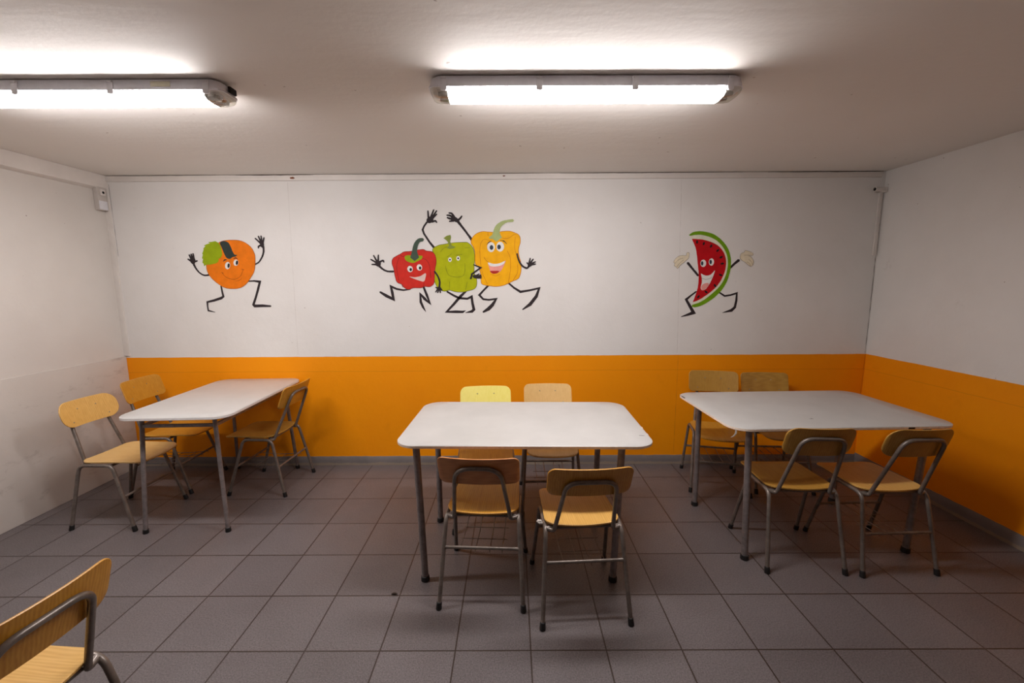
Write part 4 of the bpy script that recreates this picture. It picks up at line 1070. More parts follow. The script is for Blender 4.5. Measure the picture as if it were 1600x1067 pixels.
             3488, -1375, 3506, -1385, 3522, -1398, 3535, -1414, 3542, -1431, 3548, -1450, 3550, -1472, 3552, -1493, 3554, -1510, 3560, -1524, 3569,
             -1537, 3576, -1554, 3580, -1576, 3578, -1602, 3576, -1627, 3572, -1653, 3568, -1679, 3564, -1703, 3558, -1729, 3554, -1754, 3550, -1780,
             3548, -1806, 3548, -1831, 3546, -1853, 3542, -1870, 3536, -1884, 3529, -1898, 3519, -1916, 3507],
        ], 0),
        ('crease', 'line_red', 2, [
            [1, -1920, 3510, -1920, 3506, -1914, 3498, -1908, 3490, -1900, 3482, -1892, 3476, -1884, 3472, -1876, 3472, -1868, 3472, -1860, 3476,
             -1854, 3478, -1846, 3480, -1844, 3484, -1848, 3486, -1856, 3484, -1864, 3482, -1870, 3478, -1876, 3478, -1882, 3478, -1890, 3482, -1896,
             3488, -1902, 3494, -1910, 3502, -1916, 3510],
            [1, -1912, 3038, -1914, 3036, -1912, 3030, -1912, 3024, -1910, 3018, -1908, 3012, -1906, 3006, -1902, 3002, -1896, 2998, -1890, 2994,
             -1884, 2992, -1878, 2988, -1874, 2990, -1874, 2994, -1880, 2996, -1886, 3000, -1892, 3004, -1896, 3008, -1900, 3010, -1902, 3016, -1904,
             3020, -1906, 3026, -1906, 3032, -1908, 3036],
            [1, -1554, 3064, -1558, 3062, -1560, 3050, -1562, 3036, -1564, 3024, -1566, 3012, -1568, 2998, -1566, 2996, -1562, 2998, -1560, 3010,
             -1558, 3022, -1556, 3036, -1554, 3048, -1550, 3060],
            [1, -1570, 3448, -1570, 3444, -1554, 3438, -1540, 3432, -1524, 3426, -1512, 3420, -1500, 3408, -1488, 3394, -1480, 3378, -1472, 3360,
             -1464, 3338, -1458, 3312, -1454, 3282, -1450, 3246, -1450, 3208, -1448, 3170, -1446, 3132, -1442, 3130, -1440, 3134, -1442, 3170, -1442,
             3208, -1444, 3246, -1448, 3282, -1452, 3312, -1458, 3340, -1466, 3362, -1474, 3382, -1484, 3398, -1494, 3412, -1508, 3424, -1522, 3432,
             -1538, 3438, -1552, 3444, -1566, 3450],
            [1, -1938, 3460, -1942, 3458, -1952, 3432, -1962, 3406, -1972, 3378, -1980, 3348, -1984, 3316, -1984, 3276, -1978, 3234, -1972, 3188,
             -1964, 3144, -1958, 3098, -1954, 3098, -1950, 3100, -1958, 3144, -1966, 3190, -1972, 3234, -1978, 3278, -1978, 3316, -1974, 3348, -1966,
             3376, -1956, 3404, -1946, 3430, -1936, 3456],
        ], 0),
    ],
    'green': [
        ('body', 'green_pepper', 0, [
            [0, -1402, 3578, -1388, 3600, -1368, 3616, -1344, 3628, -1318, 3640, -1294, 3648, -1268, 3654, -1240, 3658, -1210, 3662, -1176, 3668,
             -1140, 3674, -1102, 3678, -1064, 3682, -1022, 3686, -978, 3688, -936, 3690, -902, 3690, -880, 3690, -864, 3690, -852, 3688, -840, 3682,
             -824, 3672, -806, 3658, -790, 3644, -778, 3628, -766, 3612, -758, 3596, -752, 3578, -746, 3558, -742, 3534, -738, 3508, -736, 3480, -736,
             3450, -736, 3420, -740, 3390, -744, 3358, -746, 3326, -748, 3294, -748, 3260, -748, 3228, -746, 3200, -738, 3180, -730, 3164, -720, 3148,
             -714, 3128, -710, 3104, -708, 3074, -708, 3046, -712, 3020, -718, 3000, -726, 2984, -738, 2970, -754, 2958, -774, 2948, -798, 2942, -822,
             2936, -846, 2930, -864, 2926, -880, 2920, -896, 2916, -918, 2912, -948, 2910, -982, 2910, -1016, 2910, -1046, 2914, -1074, 2920, -1100,
             2928, -1124, 2936, -1146, 2942, -1168, 2938, -1188, 2932, -1208, 2926, -1230, 2924, -1252, 2928, -1276, 2936, -1300, 2946, -1320, 2960,
             -1336, 2980, -1350, 3002, -1362, 3026, -1372, 3052, -1380, 3074, -1388, 3096, -1394, 3122, -1396, 3150, -1396, 3186, -1392, 3228, -1386,
             3272, -1382, 3312, -1378, 3350, -1372, 3386, -1368, 3420, -1368, 3454, -1376, 3488, -1390, 3522, -1400, 3552],
        ], None),
        ('stem', 'stem_olive', 2, [
            [0, -1224, 3754, -1170, 3792, -1112, 3806, -1102, 3770, -1118, 3700, -1092, 3638, -1030, 3620, -1066, 3598, -1130, 3586, -1172, 3604,
             -1138, 3640, -1158, 3700, -1198, 3740],
        ], None),
        ('eye', 'eye_white', 2, [
            [0, -1100, 3420, -1102, 3408, -1108, 3398, -1116, 3390, -1124, 3386, -1134, 3386, -1144, 3390, -1152, 3398, -1156, 3410, -1158, 3422,
             -1156, 3434, -1150, 3444, -1142, 3452, -1132, 3456, -1122, 3456, -1114, 3452, -1106, 3444, -1102, 3434],
        ], None),
        ('pupil', 'pupil', 3, [
            [0, -1116, 3420, -1118, 3416, -1120, 3412, -1122, 3408, -1128, 3408, -1132, 3408, -1136, 3408, -1138, 3412, -1140, 3416, -1142, 3422,
             -1140, 3426, -1138, 3430, -1134, 3434, -1130, 3436, -1126, 3436, -1122, 3434, -1118, 3430, -1116, 3426],
        ], 2),
        ('eye', 'eye_white', 2, [
            [0, -970, 3442, -972, 3430, -976, 3418, -984, 3410, -994, 3406, -1004, 3406, -1014, 3410, -1020, 3418, -1026, 3430, -1026, 3442, -1024,
             3454, -1020, 3464, -1012, 3472, -1002, 3476, -992, 3476, -982, 3472, -976, 3464, -970, 3454],
        ], None),
        ('pupil', 'pupil', 3, [
            [0, -986, 3442, -986, 3436, -988, 3432, -992, 3430, -996, 3428, -1000, 3428, -1004, 3430, -1008, 3432, -1010, 3436, -1010, 3442, -1010,
             3446, -1008, 3450, -1004, 3454, -1000, 3456, -996, 3456, -992, 3454, -988, 3450, -986, 3446],
        ], 4),
        ('mouth', 'line_green', 2, [
            [1, -1204, 3328, -1206, 3324, -1202, 3308, -1200, 3290, -1196, 3272, -1192, 3254, -1188, 3238, -1182, 3224, -1176, 3210, -1170, 3196,
             -1162, 3184, -1152, 3174, -1136, 3166, -1118, 3158, -1098, 3154, -1078, 3148, -1060, 3146, -1040, 3144, -1022, 3144, -1002, 3144, -984,
             3146, -968, 3150, -954, 3152, -940, 3158, -930, 3164, -920, 3172, -910, 3182, -904, 3198, -898, 3216, -894, 3234, -892, 3254, -890, 3274,
             -890, 3290, -890, 3308, -890, 3326, -892, 3342, -892, 3360, -894, 3362, -898, 3358, -896, 3342, -896, 3324, -894, 3308, -894, 3290, -896,
             3274, -898, 3256, -900, 3236, -904, 3216, -908, 3198, -916, 3186, -924, 3176, -932, 3168, -942, 3162, -956, 3158, -968, 3154, -984, 3152,
             -1002, 3150, -1022, 3148, -1040, 3150, -1058, 3152, -1078, 3154, -1098, 3158, -1116, 3164, -1134, 3170, -1148, 3178, -1158, 3188, -1166,
             3200, -1172, 3212, -1176, 3226, -1182, 3240, -1186, 3256, -1190, 3272, -1194, 3290, -1198, 3308, -1202, 3326],
        ], None),
        ('crease', 'line_green', 2, [
            [1, -1278, 3540, -1274, 3540, -1264, 3552, -1256, 3564, -1246, 3574, -1238, 3584, -1228, 3594, -1216, 3600, -1204, 3606, -1190, 3610,
             -1178, 3614, -1164, 3620, -1164, 3622, -1166, 3624, -1180, 3620, -1192, 3614, -1206, 3610, -1218, 3604, -1230, 3598, -1242, 3588, -1250,
             3578, -1260, 3566, -1268, 3556, -1278, 3544],
            [1, -1144, 3080, -1146, 3078, -1148, 3052, -1150, 3026, -1152, 3002, -1152, 2976, -1154, 2950, -1152, 2948, -1150, 2950, -1148, 2976,
             -1146, 3000, -1144, 3026, -1142, 3052, -1140, 3076],
            [1, -860, 3068, -864, 3068, -870, 3044, -876, 3020, -882, 2996, -888, 2974, -894, 2950, -892, 2946, -888, 2948, -882, 2972, -876, 2996,
             -870, 3018, -864, 3042, -858, 3066],
            [1, -888, 3602, -886, 3600, -872, 3600, -856, 3602, -842, 3602, -828, 3604, -814, 3604, -812, 3608, -814, 3610, -828, 3608, -842, 3608,
             -858, 3606, -872, 3606, -886, 3604],
            [1, -1176, 3462, -1174, 3460, -1164, 3466, -1156, 3470, -1148, 3476, -1140, 3480, -1130, 3486, -1124, 3492, -1116, 3498, -1108, 3504,
             -1102, 3510, -1094, 3516, -1094, 3520, -1098, 3520, -1104, 3514, -1112, 3508, -1120, 3502, -1126, 3496, -1134, 3490, -1142, 3486, -1150,
             3480, -1160, 3474, -1168, 3470, -1176, 3464],
            [1, -1036, 3488, -1032, 3486, -1022, 3488, -1010, 3488, -1000, 3490, -988, 3492, -978, 3494, -968, 3496, -960, 3498, -950, 3500, -942,
             3500, -932, 3502, -932, 3506, -934, 3508, -942, 3506, -952, 3504, -960, 3502, -970, 3500, -980, 3500, -990, 3498, -1000, 3496, -1012,
             3494, -1022, 3492, -1034, 3490],
        ], None),
        ('arm', 'limb_black', -1, [
            [1, -1364, 3592, -1358, 3618, -1430, 3702, -1514, 3832, -1530, 3886, -1512, 3932, -1466, 3992, -1470, 4010, -1490, 4008, -1536, 3946,
             -1564, 3888, -1542, 3820, -1456, 3684, -1388, 3594],
        ], None),
        ('hand', 'limb_black', 1, [
            [0, -1476, 4052, -1466, 4064, -1450, 4074, -1434, 4082, -1420, 4086, -1408, 4084, -1396, 4078, -1384, 4070, -1376, 4060, -1372, 4050,
             -1372, 4038, -1374, 4028, -1378, 4016, -1388, 4008, -1402, 3998, -1418, 3990, -1432, 3986, -1446, 3986, -1458, 3990, -1470, 3996, -1478,
             4004, -1482, 4014, -1482, 4026, -1480, 4040],
            [1, -1448, 4048, -1432, 4062, -1434, 4084, -1438, 4106, -1440, 4130, -1442, 4152, -1444, 4174, -1456, 4182, -1466, 4172, -1466, 4150,
             -1466, 4128, -1466, 4104, -1466, 4082, -1464, 4060],
            [1, -1422, 4058, -1400, 4064, -1392, 4088, -1382, 4112, -1372, 4136, -1362, 4162, -1352, 4186, -1358, 4198, -1372, 4194, -1384, 4170,
             -1396, 4146, -1408, 4122, -1420, 4098, -1430, 4076],
            [1, -1406, 4056, -1386, 4056, -1370, 4080, -1354, 4102, -1338, 4124, -1322, 4148, -1308, 4170, -1312, 4182, -1326, 4182, -1342, 4160,
             -1360, 4138, -1376, 4118, -1394, 4096, -1412, 4074],
            [1, -1400, 4046, -1380, 4044, -1366, 4058, -1352, 4072, -1338, 4088, -1324, 4102, -1310, 4116, -1312, 4130, -1326, 4132, -1340, 4118,
             -1356, 4106, -1372, 4092, -1388, 4080, -1402, 4066],
            [1, -1410, 4004, -1392, 3992, -1382, 3996, -1370, 4000, -1358, 4004, -1350, 4006, -1346, 4006, -1344, 4006, -1342, 4006, -1340, 4002,
             -1336, 3996, -1330, 3990, -1318, 3988, -1312, 4002, -1316, 4006, -1318, 4012, -1322, 4020, -1328, 4028, -1340, 4034, -1352, 4034, -1364,
             4032, -1378, 4028, -1390, 4026, -1400, 4024],
        ], None),
        ('arm', 'limb_black', 4, [
            [1, -762, 3344, -758, 3332, -680, 3296, -670, 3290, -728, 3248, -800, 3200, -802, 3172, -820, 3124, -808, 3108, -790, 3116, -776, 3166,
             -772, 3184, -714, 3226, -614, 3296, -670, 3318, -752, 3348],
        ], None),
        ('hand', 'limb_black', 4, [
            [0, -776, 3166, -770, 3172, -754, 3178, -738, 3182, -722, 3182, -708, 3180, -696, 3176, -684, 3170, -676, 3164, -672, 3158, -670, 3150,
             -672, 3144, -678, 3138, -690, 3132, -706, 3128, -726, 3124, -742, 3126, -754, 3132, -766, 3144, -774, 3156],
            [1, -732, 3160, -716, 3154, -706, 3160, -694, 3168, -684, 3174, -674, 3182, -662, 3190, -660, 3200, -672, 3204, -684, 3198, -694, 3192,
             -706, 3188, -718, 3182, -728, 3176],
            [1, -714, 3152, -700, 3144, -686, 3148, -674, 3154, -660, 3160, -646, 3164, -634, 3170, -630, 3180, -640, 3186, -654, 3184, -666, 3180,
             -680, 3176, -694, 3172, -708, 3168],
            [1, -714, 3146, -702, 3134, -688, 3136, -674, 3138, -660, 3142, -644, 3144, -630, 3146, -624, 3156, -632, 3164, -648, 3164, -662, 3162,
             -676, 3162, -692, 3160, -706, 3160],
            [1, -716, 3136, -706, 3122, -690, 3122, -676, 3122, -662, 3122, -646, 3122, -632, 3124, -624, 3132, -632, 3140, -646, 3142, -660, 3144,
             -674, 3146, -690, 3148, -704, 3148],
        ], None),
        ('leg', 'limb_black', -1, [
            [1, -1198, 2924, -1196, 2906, -1092, 2840, -1000, 2796, -864, 2786, -812, 2808, -804, 2726, -788, 2636, -806, 2618, -900, 2582, -902,
             2578, -898, 2574, -786, 2576, -738, 2622, -764, 2734, -780, 2864, -868, 2820, -990, 2830, -1076, 2870, -1182, 2930],
        ], None),
        ('leg', 'limb_black', -1, [
            [1, -872, 2936, -892, 2938, -992, 2856, -1104, 2726, -1236, 2580, -1056, 2572, -940, 2572, -896, 2608, -894, 2612, -898, 2614, -948, 2610,
             -1054, 2616, -1168, 2608, -1074, 2700, -960, 2824, -872, 2916],
        ], None),
        ('outline', 'line_green', 0.3, [
            [1, -1404, 3575, -1405, 3580, -1391, 3603, -1370, 3619, -1346, 3632, -1319, 3644, -1295, 3652, -1269, 3658, -1241, 3662, -1211, 3666,
             -1177, 3672, -1141, 3678, -1102, 3682, -1064, 3686, -1022, 3690, -978, 3692, -936, 3694, -902, 3694, -880, 3694, -864, 3694, -851, 3692,
             -838, 3685, -822, 3675, -803, 3661, -787, 3647, -775, 3630, -763, 3614, -754, 3598, -748, 3579, -742, 3559, -738, 3535, -734, 3508, -732,
             3480, -732, 3450, -732, 3420, -736, 3389, -740, 3358, -742, 3326, -744, 3294, -744, 3260, -744, 3228, -742, 3201, -734, 3182, -727, 3166,
             -716, 3150, -710, 3129, -706, 3104, -704, 3074, -704, 3046, -708, 3019, -714, 2999, -723, 2982, -735, 2967, -752, 2955, -773, 2944, -797,
             2938, -821, 2932, -845, 2926, -863, 2922, -879, 2916, -895, 2912, -918, 2908, -948, 2906, -982, 2906, -1016, 2906, -1047, 2910, -1075,
             2916, -1101, 2924, -1125, 2932, -1146, 2938, -1167, 2934, -1187, 2928, -1207, 2922, -1230, 2920, -1253, 2924, -1277, 2932, -1302, 2943,
             -1323, 2957, -1339, 2978, -1353, 3000, -1366, 3024, -1376, 3051, -1384, 3073, -1392, 3095, -1398, 3121, -1400, 3150, -1400, 3186, -1396,
             3228, -1390, 3272, -1386, 3312, -1382, 3351, -1376, 3387, -1372, 3420, -1372, 3454, -1380, 3487, -1394, 3521, -1404, 3551, -1406, 3578,
             -1402, 3581, -1398, 3578, -1396, 3553, -1386, 3523, -1372, 3489, -1364, 3454, -1364, 3420, -1368, 3385, -1374, 3349, -1378, 3312, -1382,
             3272, -1388, 3228, -1392, 3186, -1392, 3150, -1390, 3123, -1384, 3097, -1376, 3075, -1368, 3053, -1358, 3028, -1347, 3004, -1333, 2982,
             -1317, 2963, -1298, 2949, -1275, 2940, -1251, 2932, -1230, 2928, -1209, 2930, -1189, 2936, -1169, 2942, -1146, 2946, -1123, 2940, -1099,
             2932, -1073, 2924, -1045, 2918, -1016, 2914, -982, 2914, -948, 2914, -918, 2916, -897, 2920, -881, 2924, -865, 2930, -847, 2934, -823,
             2940, -799, 2946, -775, 2952, -756, 2961, -741, 2973, -729, 2986, -722, 3001, -716, 3021, -712, 3046, -712, 3074, -714, 3104, -718, 3127,
             -724, 3146, -733, 3162, -742, 3178, -750, 3199, -752, 3228, -752, 3260, -752, 3294, -750, 3326, -748, 3358, -744, 3391, -740, 3420, -740,
             3450, -740, 3480, -742, 3508, -746, 3533, -750, 3557, -756, 3577, -762, 3594, -769, 3610, -781, 3626, -793, 3641, -809, 3655, -826, 3669,
             -842, 3679, -853, 3684, -864, 3686, -880, 3686, -902, 3686, -936, 3686, -978, 3684, -1022, 3682, -1064, 3678, -1102, 3674, -1139, 3670,
             -1175, 3664, -1209, 3658, -1239, 3654, -1267, 3650, -1293, 3644, -1317, 3636, -1342, 3624, -1366, 3613, -1385, 3597, -1399, 3576],
        ], 0),
    ],
    'yellow': [
        ('body', 'yellow_pepper', 1, [
            [0, -766, 3760, -752, 3778, -738, 3794, -720, 3808, -702, 3822, -680, 3832, -658, 3840, -636, 3848, -610, 3852, -586, 3854, -558, 3852,
             -530, 3848, -504, 3846, -476, 3844, -450, 3842, -422, 3840, -396, 3840, -368, 3842, -342, 3846, -314, 3850, -288, 3854, -260, 3856, -232,
             3858, -204, 3858, -180, 3856, -160, 3854, -142, 3848, -126, 3842, -108, 3836, -88, 3826, -64, 3818, -44, 3806, -28, 3790, -18, 3770, -12,
             3746, -10, 3720, -10, 3694, -14, 3668, -24, 3642, -32, 3616, -38, 3588, -40, 3562, -40, 3536, -38, 3510, -34, 3482, -28, 3452, -18, 3422,
             -8, 3390, -2, 3358, 0, 3326, 2, 3294, 0, 3262, -2, 3232, -8, 3202, -16, 3174, -26, 3146, -40, 3124, -58, 3110, -82, 3098, -108, 3090,
             -130, 3080, -150, 3070, -168, 3062, -184, 3054, -204, 3044, -224, 3036, -248, 3026, -270, 3016, -296, 3010, -320, 3004, -348, 3000, -376,
             2998, -404, 2996, -436, 2998, -470, 3002, -502, 3006, -532, 3010, -560, 3014, -584, 3018, -606, 3026, -624, 3034, -634, 3048, -638, 3064,
             -640, 3082, -640, 3102, -642, 3120, -642, 3140, -640, 3160, -642, 3182, -648, 3208, -654, 3236, -660, 3264, -670, 3290, -684, 3308, -700,
             3322, -716, 3338, -728, 3362, -730, 3398, -730, 3440, -728, 3484, -728, 3522, -732, 3550, -736, 3572, -742, 3592, -750, 3610, -760, 3630,
             -772, 3646, -782, 3664, -788, 3682, -788, 3700, -784, 3722, -776, 3742],
        ], None),
        ('crease', 'line_orange', 2, [
            [1, -522, 3840, -524, 3838, -524, 3826, -524, 3816, -522, 3806, -522, 3796, -522, 3784, -518, 3782, -516, 3786, -516, 3796, -516, 3806,
             -518, 3816, -518, 3828, -518, 3838],
            [1, -476, 3704, -478, 3708, -498, 3716, -518, 3724, -540, 3730, -560, 3736, -578, 3736, -592, 3730, -606, 3722, -616, 3710, -626, 3696,
             -634, 3682, -642, 3664, -646, 3646, -650, 3626, -652, 3602, -654, 3574, -656, 3540, -654, 3502, -654, 3460, -652, 3418, -648, 3378, -646,
             3344, -642, 3312, -638, 3282, -632, 3250, -624, 3218, -612, 3182, -596, 3146, -578, 3110, -560, 3072, -544, 3036, -540, 3036, -538, 3038,
             -556, 3076, -572, 3112, -590, 3148, -606, 3184, -618, 3218, -626, 3252, -632, 3282, -636, 3314, -640, 3346, -642, 3380, -644, 3418, -648,
             3460, -648, 3502, -648, 3540, -648, 3574, -646, 3602, -644, 3626, -640, 3646, -636, 3662, -628, 3678, -620, 3694, -612, 3706, -602, 3718,
             -590, 3726, -576, 3730, -560, 3730, -542, 3724, -520, 3718, -500, 3710, -480, 3702],
            [1, -292, 3748, -288, 3746, -270, 3744, -252, 3742, -234, 3742, -216, 3742, -198, 3746, -180, 3754, -162, 3766, -146, 3778, -130, 3790,
             -116, 3798, -106, 3800, -98, 3800, -90, 3800, -82, 3798, -74, 3796, -70, 3800, -72, 3802, -80, 3804, -88, 3806, -96, 3806, -106, 3806,
             -118, 3804, -134, 3794, -150, 3784, -166, 3770, -184, 3758, -200, 3752, -216, 3748, -234, 3748, -252, 3748, -270, 3750, -288, 3752],
            [1, -220, 3556, -222, 3554, -212, 3532, -202, 3514, -192, 3494, -184, 3472, -176, 3448, -172, 3416, -170, 3384, -170, 3346, -170, 3308,
             -172, 3270, -176, 3228, -184, 3186, -192, 3142, -200, 3098, -206, 3054, -204, 3052, -200, 3054, -192, 3096, -184, 3142, -178, 3186, -170,
             3228, -166, 3270, -164, 3308, -164, 3346, -164, 3384, -166, 3418, -170, 3448, -178, 3474, -186, 3496, -196, 3516, -206, 3536, -216,
             3556],
            [1, -90, 3768, -94, 3766, -96, 3734, -100, 3702, -104, 3670, -104, 3638, -104, 3606, -100, 3574, -92, 3542, -84, 3510, -76, 3478, -68,
             3446, -64, 3444, -62, 3448, -70, 3480, -78, 3512, -86, 3544, -94, 3576, -98, 3606, -98, 3638, -96, 3670, -94, 3702, -90, 3734, -88,
             3764],
            [1, -56, 3342, -60, 3340, -58, 3314, -56, 3290, -54, 3264, -56, 3240, -60, 3216, -70, 3192, -84, 3166, -100, 3142, -118, 3116, -134, 3092,
             -132, 3088, -128, 3088, -112, 3112, -94, 3138, -78, 3164, -64, 3188, -54, 3214, -50, 3240, -48, 3266, -50, 3290, -52, 3316, -54, 3340],
        ], None),
        ('stem', 'stem_pale', 3, [
            [1, -386, 3694, -306, 3760, -312, 3776, -318, 3792, -324, 3806, -330, 3816, -334, 3830, -334, 3846, -332, 3862, -330, 3876, -328, 3890,
             -324, 3902, -318, 3912, -310, 3926, -298, 3938, -284, 3950, -272, 3960, -260, 3968, -250, 3976, -238, 3982, -226, 3986, -212, 3992, -196,
             3994, -178, 3994, -160, 3996, -142, 3996, -124, 3998, -108, 4020, -128, 4040, -146, 4038, -164, 4036, -182, 4034, -200, 4032, -218, 4028,
             -236, 4026, -252, 4024, -268, 4020, -284, 4016, -302, 4008, -320, 4000, -338, 3990, -358, 3978, -376, 3964, -394, 3946, -408, 3926, -418,
             3904, -426, 3884, -434, 3864, -438, 3844, -448, 3824, -454, 3804, -458, 3786, -464, 3770, -470, 3756],
            [0, -508, 3758, -468, 3794, -324, 3798, -298, 3758, -378, 3728, -432, 3746, -478, 3736],
        ], None),
        ('eye', 'eye_white', 3, [
            [0, -412, 3612, -416, 3586, -428, 3562, -444, 3544, -464, 3536, -486, 3536, -506, 3546, -522, 3562, -532, 3586, -536, 3612, -532, 3640,
             -520, 3662, -504, 3680, -484, 3688, -462, 3688, -442, 3680, -426, 3662, -416, 3638],
        ], None),
        ('pupil', 'pupil_blue', 4, [
            [0, -438, 3606, -440, 3594, -444, 3584, -452, 3574, -462, 3570, -472, 3570, -482, 3574, -490, 3584, -494, 3594, -496, 3608, -494, 3620,
             -488, 3630, -480, 3640, -472, 3644, -462, 3644, -452, 3638, -444, 3630, -440, 3620],
        ], 3),
        ('eye', 'eye_white', 3, [
            [0, -268, 3618, -272, 3592, -284, 3568, -300, 3552, -320, 3542, -340, 3542, -360, 3552, -378, 3568, -388, 3592, -390, 3618, -386, 3646,
             -376, 3668, -360, 3686, -340, 3694, -318, 3694, -298, 3686, -282, 3668, -272, 3644],
        ], None),
        ('pupil', 'pupil_blue', 4, [
            [0, -318, 3614, -320, 3600, -326, 3590, -334, 3582, -342, 3576, -354, 3576, -362, 3582, -370, 3590, -374, 3600, -376, 3614, -374, 3626,
             -370, 3638, -362, 3646, -352, 3650, -342, 3650, -332, 3646, -326, 3638, -320, 3626],
        ], 5),
        ('eyebrow', 'limb_black', 3, [
            [1, -544, 3652, -540, 3652, -532, 3658, -524, 3666, -516, 3672, -508, 3678, -500, 3682, -494, 3688, -488, 3692, -480, 3696, -472, 3700,
             -464, 3704, -464, 3706, -466, 3708, -474, 3706, -484, 3704, -492, 3700, -500, 3698, -510, 3694, -518, 3688, -524, 3678, -530, 3670, -538,
             3662, -544, 3656],
        ], None),
        ('eyebrow', 'limb_black', 3, [
            [1, -334, 3718, -332, 3714, -320, 3712, -308, 3710, -296, 3708, -284, 3702, -274, 3698, -266, 3692, -256, 3686, -246, 3676, -238, 3668,
             -228, 3658, -226, 3658, -224, 3662, -232, 3672, -240, 3682, -248, 3692, -256, 3702, -268, 3712, -280, 3716, -294, 3716, -306, 3718, -320,
             3718, -332, 3720],
        ], None),
        ('mouth_line', 'line_orange', 2, [
            [1, -592, 3462, -592, 3458, -586, 3446, -580, 3434, -572, 3424, -564, 3412, -556, 3402, -548, 3394, -540, 3388, -530, 3382, -520, 3378,
             -512, 3372, -506, 3374, -508, 3378, -516, 3384, -526, 3388, -536, 3394, -544, 3400, -552, 3408, -560, 3416, -566, 3428, -572, 3438, -580,
             3450, -586, 3460],
            [1, -486, 3192, -486, 3188, -470, 3182, -452, 3174, -436, 3168, -420, 3162, -404, 3160, -388, 3162, -374, 3168, -360, 3174, -346, 3180,
             -332, 3188, -332, 3190, -334, 3192, -348, 3186, -362, 3178, -376, 3172, -388, 3168, -402, 3166, -418, 3168, -434, 3172, -450, 3180, -466,
             3186, -484, 3192],
        ], None),
        ('mouth', 'mouth_pink', 3, [
            [0, -524, 3374, -504, 3366, -472, 3340, -438, 3324, -402, 3326, -364, 3338, -328, 3350, -294, 3372, -262, 3396, -242, 3404, -246, 3382,
             -264, 3342, -284, 3306, -298, 3278, -312, 3254, -330, 3234, -352, 3218, -378, 3206, -402, 3198, -428, 3196, -454, 3198, -476, 3208, -490,
             3230, -498, 3260, -506, 3290, -518, 3322, -526, 3356],
        ], None),
        ('teeth', 'eye_white', 4, [
            [0, -524, 3374, -502, 3372, -470, 3360, -438, 3352, -408, 3352, -376, 3354, -346, 3360, -312, 3372, -278, 3388, -256, 3394, -254, 3384,
             -266, 3364, -284, 3344, -306, 3332, -336, 3322, -366, 3314, -396, 3310, -428, 3308, -456, 3310, -478, 3314, -496, 3322, -510, 3332, -522,
             3348, -528, 3364],
        ], 10),
        ('tongue', 'tongue_red', 4, [
            [0, -496, 3236, -486, 3240, -464, 3242, -438, 3242, -406, 3242, -370, 3242, -348, 3238, -350, 3228, -366, 3216, -384, 3206, -404, 3200,
             -426, 3196, -448, 3198, -470, 3208, -488, 3224],
        ], 10),
        ('arm', 'limb_black', 0, [
            [1, -764, 3712, -756, 3738, -772, 3756, -786, 3774, -800, 3792, -816, 3810, -832, 3830, -848, 3854, -866, 3878, -884, 3902, -902, 3926,
             -918, 3946, -932, 3964, -942, 3982, -954, 3996, -964, 4012, -976, 4028, -1004, 4028, -1010, 4002, -998, 3986, -986, 3972, -974, 3958,
             -960, 3944, -946, 3926, -930, 3906, -912, 3882, -892, 3858, -874, 3834, -858, 3812, -844, 3792, -830, 3772, -818, 3752, -806, 3732, -792,
             3712],
        ], None),
        ('hand', 'limb_black', 2, [
            [0, -1090, 4084, -1076, 4088, -1056, 4086, -1036, 4082, -1018, 4076, -1006, 4066, -994, 4056, -986, 4044, -980, 4032, -978, 4020, -978,
             4010, -982, 4000, -988, 3994, -998, 3992, -1010, 3996, -1024, 4000, -1038, 4006, -1050, 4012, -1062, 4016, -1074, 4024, -1082, 4032,
             -1088, 4046, -1092, 4060, -1094, 4076],
            [1, -1030, 4044, -1020, 4068, -1028, 4082, -1038, 4098, -1048, 4112, -1058, 4126, -1070, 4138, -1082, 4146, -1096, 4150, -1106, 4150,
             -1116, 4150, -1126, 4150, -1136, 4142, -1130, 4130, -1120, 4128, -1110, 4126, -1102, 4124, -1096, 4122, -1090, 4116, -1084, 4108, -1076,
             4096, -1070, 4080, -1062, 4064, -1054, 4048],
            [1, -1042, 4048, -1042, 4072, -1052, 4080, -1064, 4090, -1076, 4098, -1088, 4106, -1100, 4112, -1114, 4116, -1126, 4116, -1138, 4116,
             -1148, 4116, -1160, 4116, -1170, 4106, -1162, 4096, -1150, 4094, -1140, 4092, -1130, 4090, -1122, 4088, -1114, 4084, -1106, 4080, -1096,
             4072, -1088, 4062, -1078, 4052, -1068, 4044],
            [1, -1048, 4036, -1058, 4060, -1072, 4062, -1084, 4066, -1098, 4068, -1110, 4070, -1120, 4072, -1130, 4074, -1136, 4076, -1142, 4078,
             -1148, 4080, -1154, 4080, -1166, 4074, -1162, 4062, -1156, 4058, -1152, 4056, -1146, 4052, -1140, 4048, -1132, 4044, -1120, 4040, -1108,
             4036, -1096, 4032, -1082, 4028, -1070, 4022],
            [1, -1040, 4026, -1058, 4042, -1072, 4038, -1086, 4034, -1098, 4030, -1112, 4026, -1126, 4022, -1132, 4010, -1122, 4002, -1108, 4002,
             -1094, 4002, -1080, 4004, -1066, 4004, -1052, 4004],
            [1, -1004, 4014, -980, 4008, -972, 4016, -964, 4024, -956, 4032, -948, 4040, -940, 4048, -934, 4056, -928, 4064, -924, 4072, -920, 4080,
             -916, 4086, -920, 4100, -934, 4098, -940, 4092, -946, 4086, -950, 4078, -956, 4074, -962, 4068, -968, 4062, -978, 4056, -986, 4050, -996,
             4044, -1006, 4038],
        ], None),
        ('arm', 'limb_black', 3, [
            [1, -66, 3518, -74, 3506, -70, 3484, -64, 3462, -60, 3440, -54, 3418, -46, 3398, -38, 3378, -30, 3360, -18, 3342, -8, 3326, 6, 3312, 20,
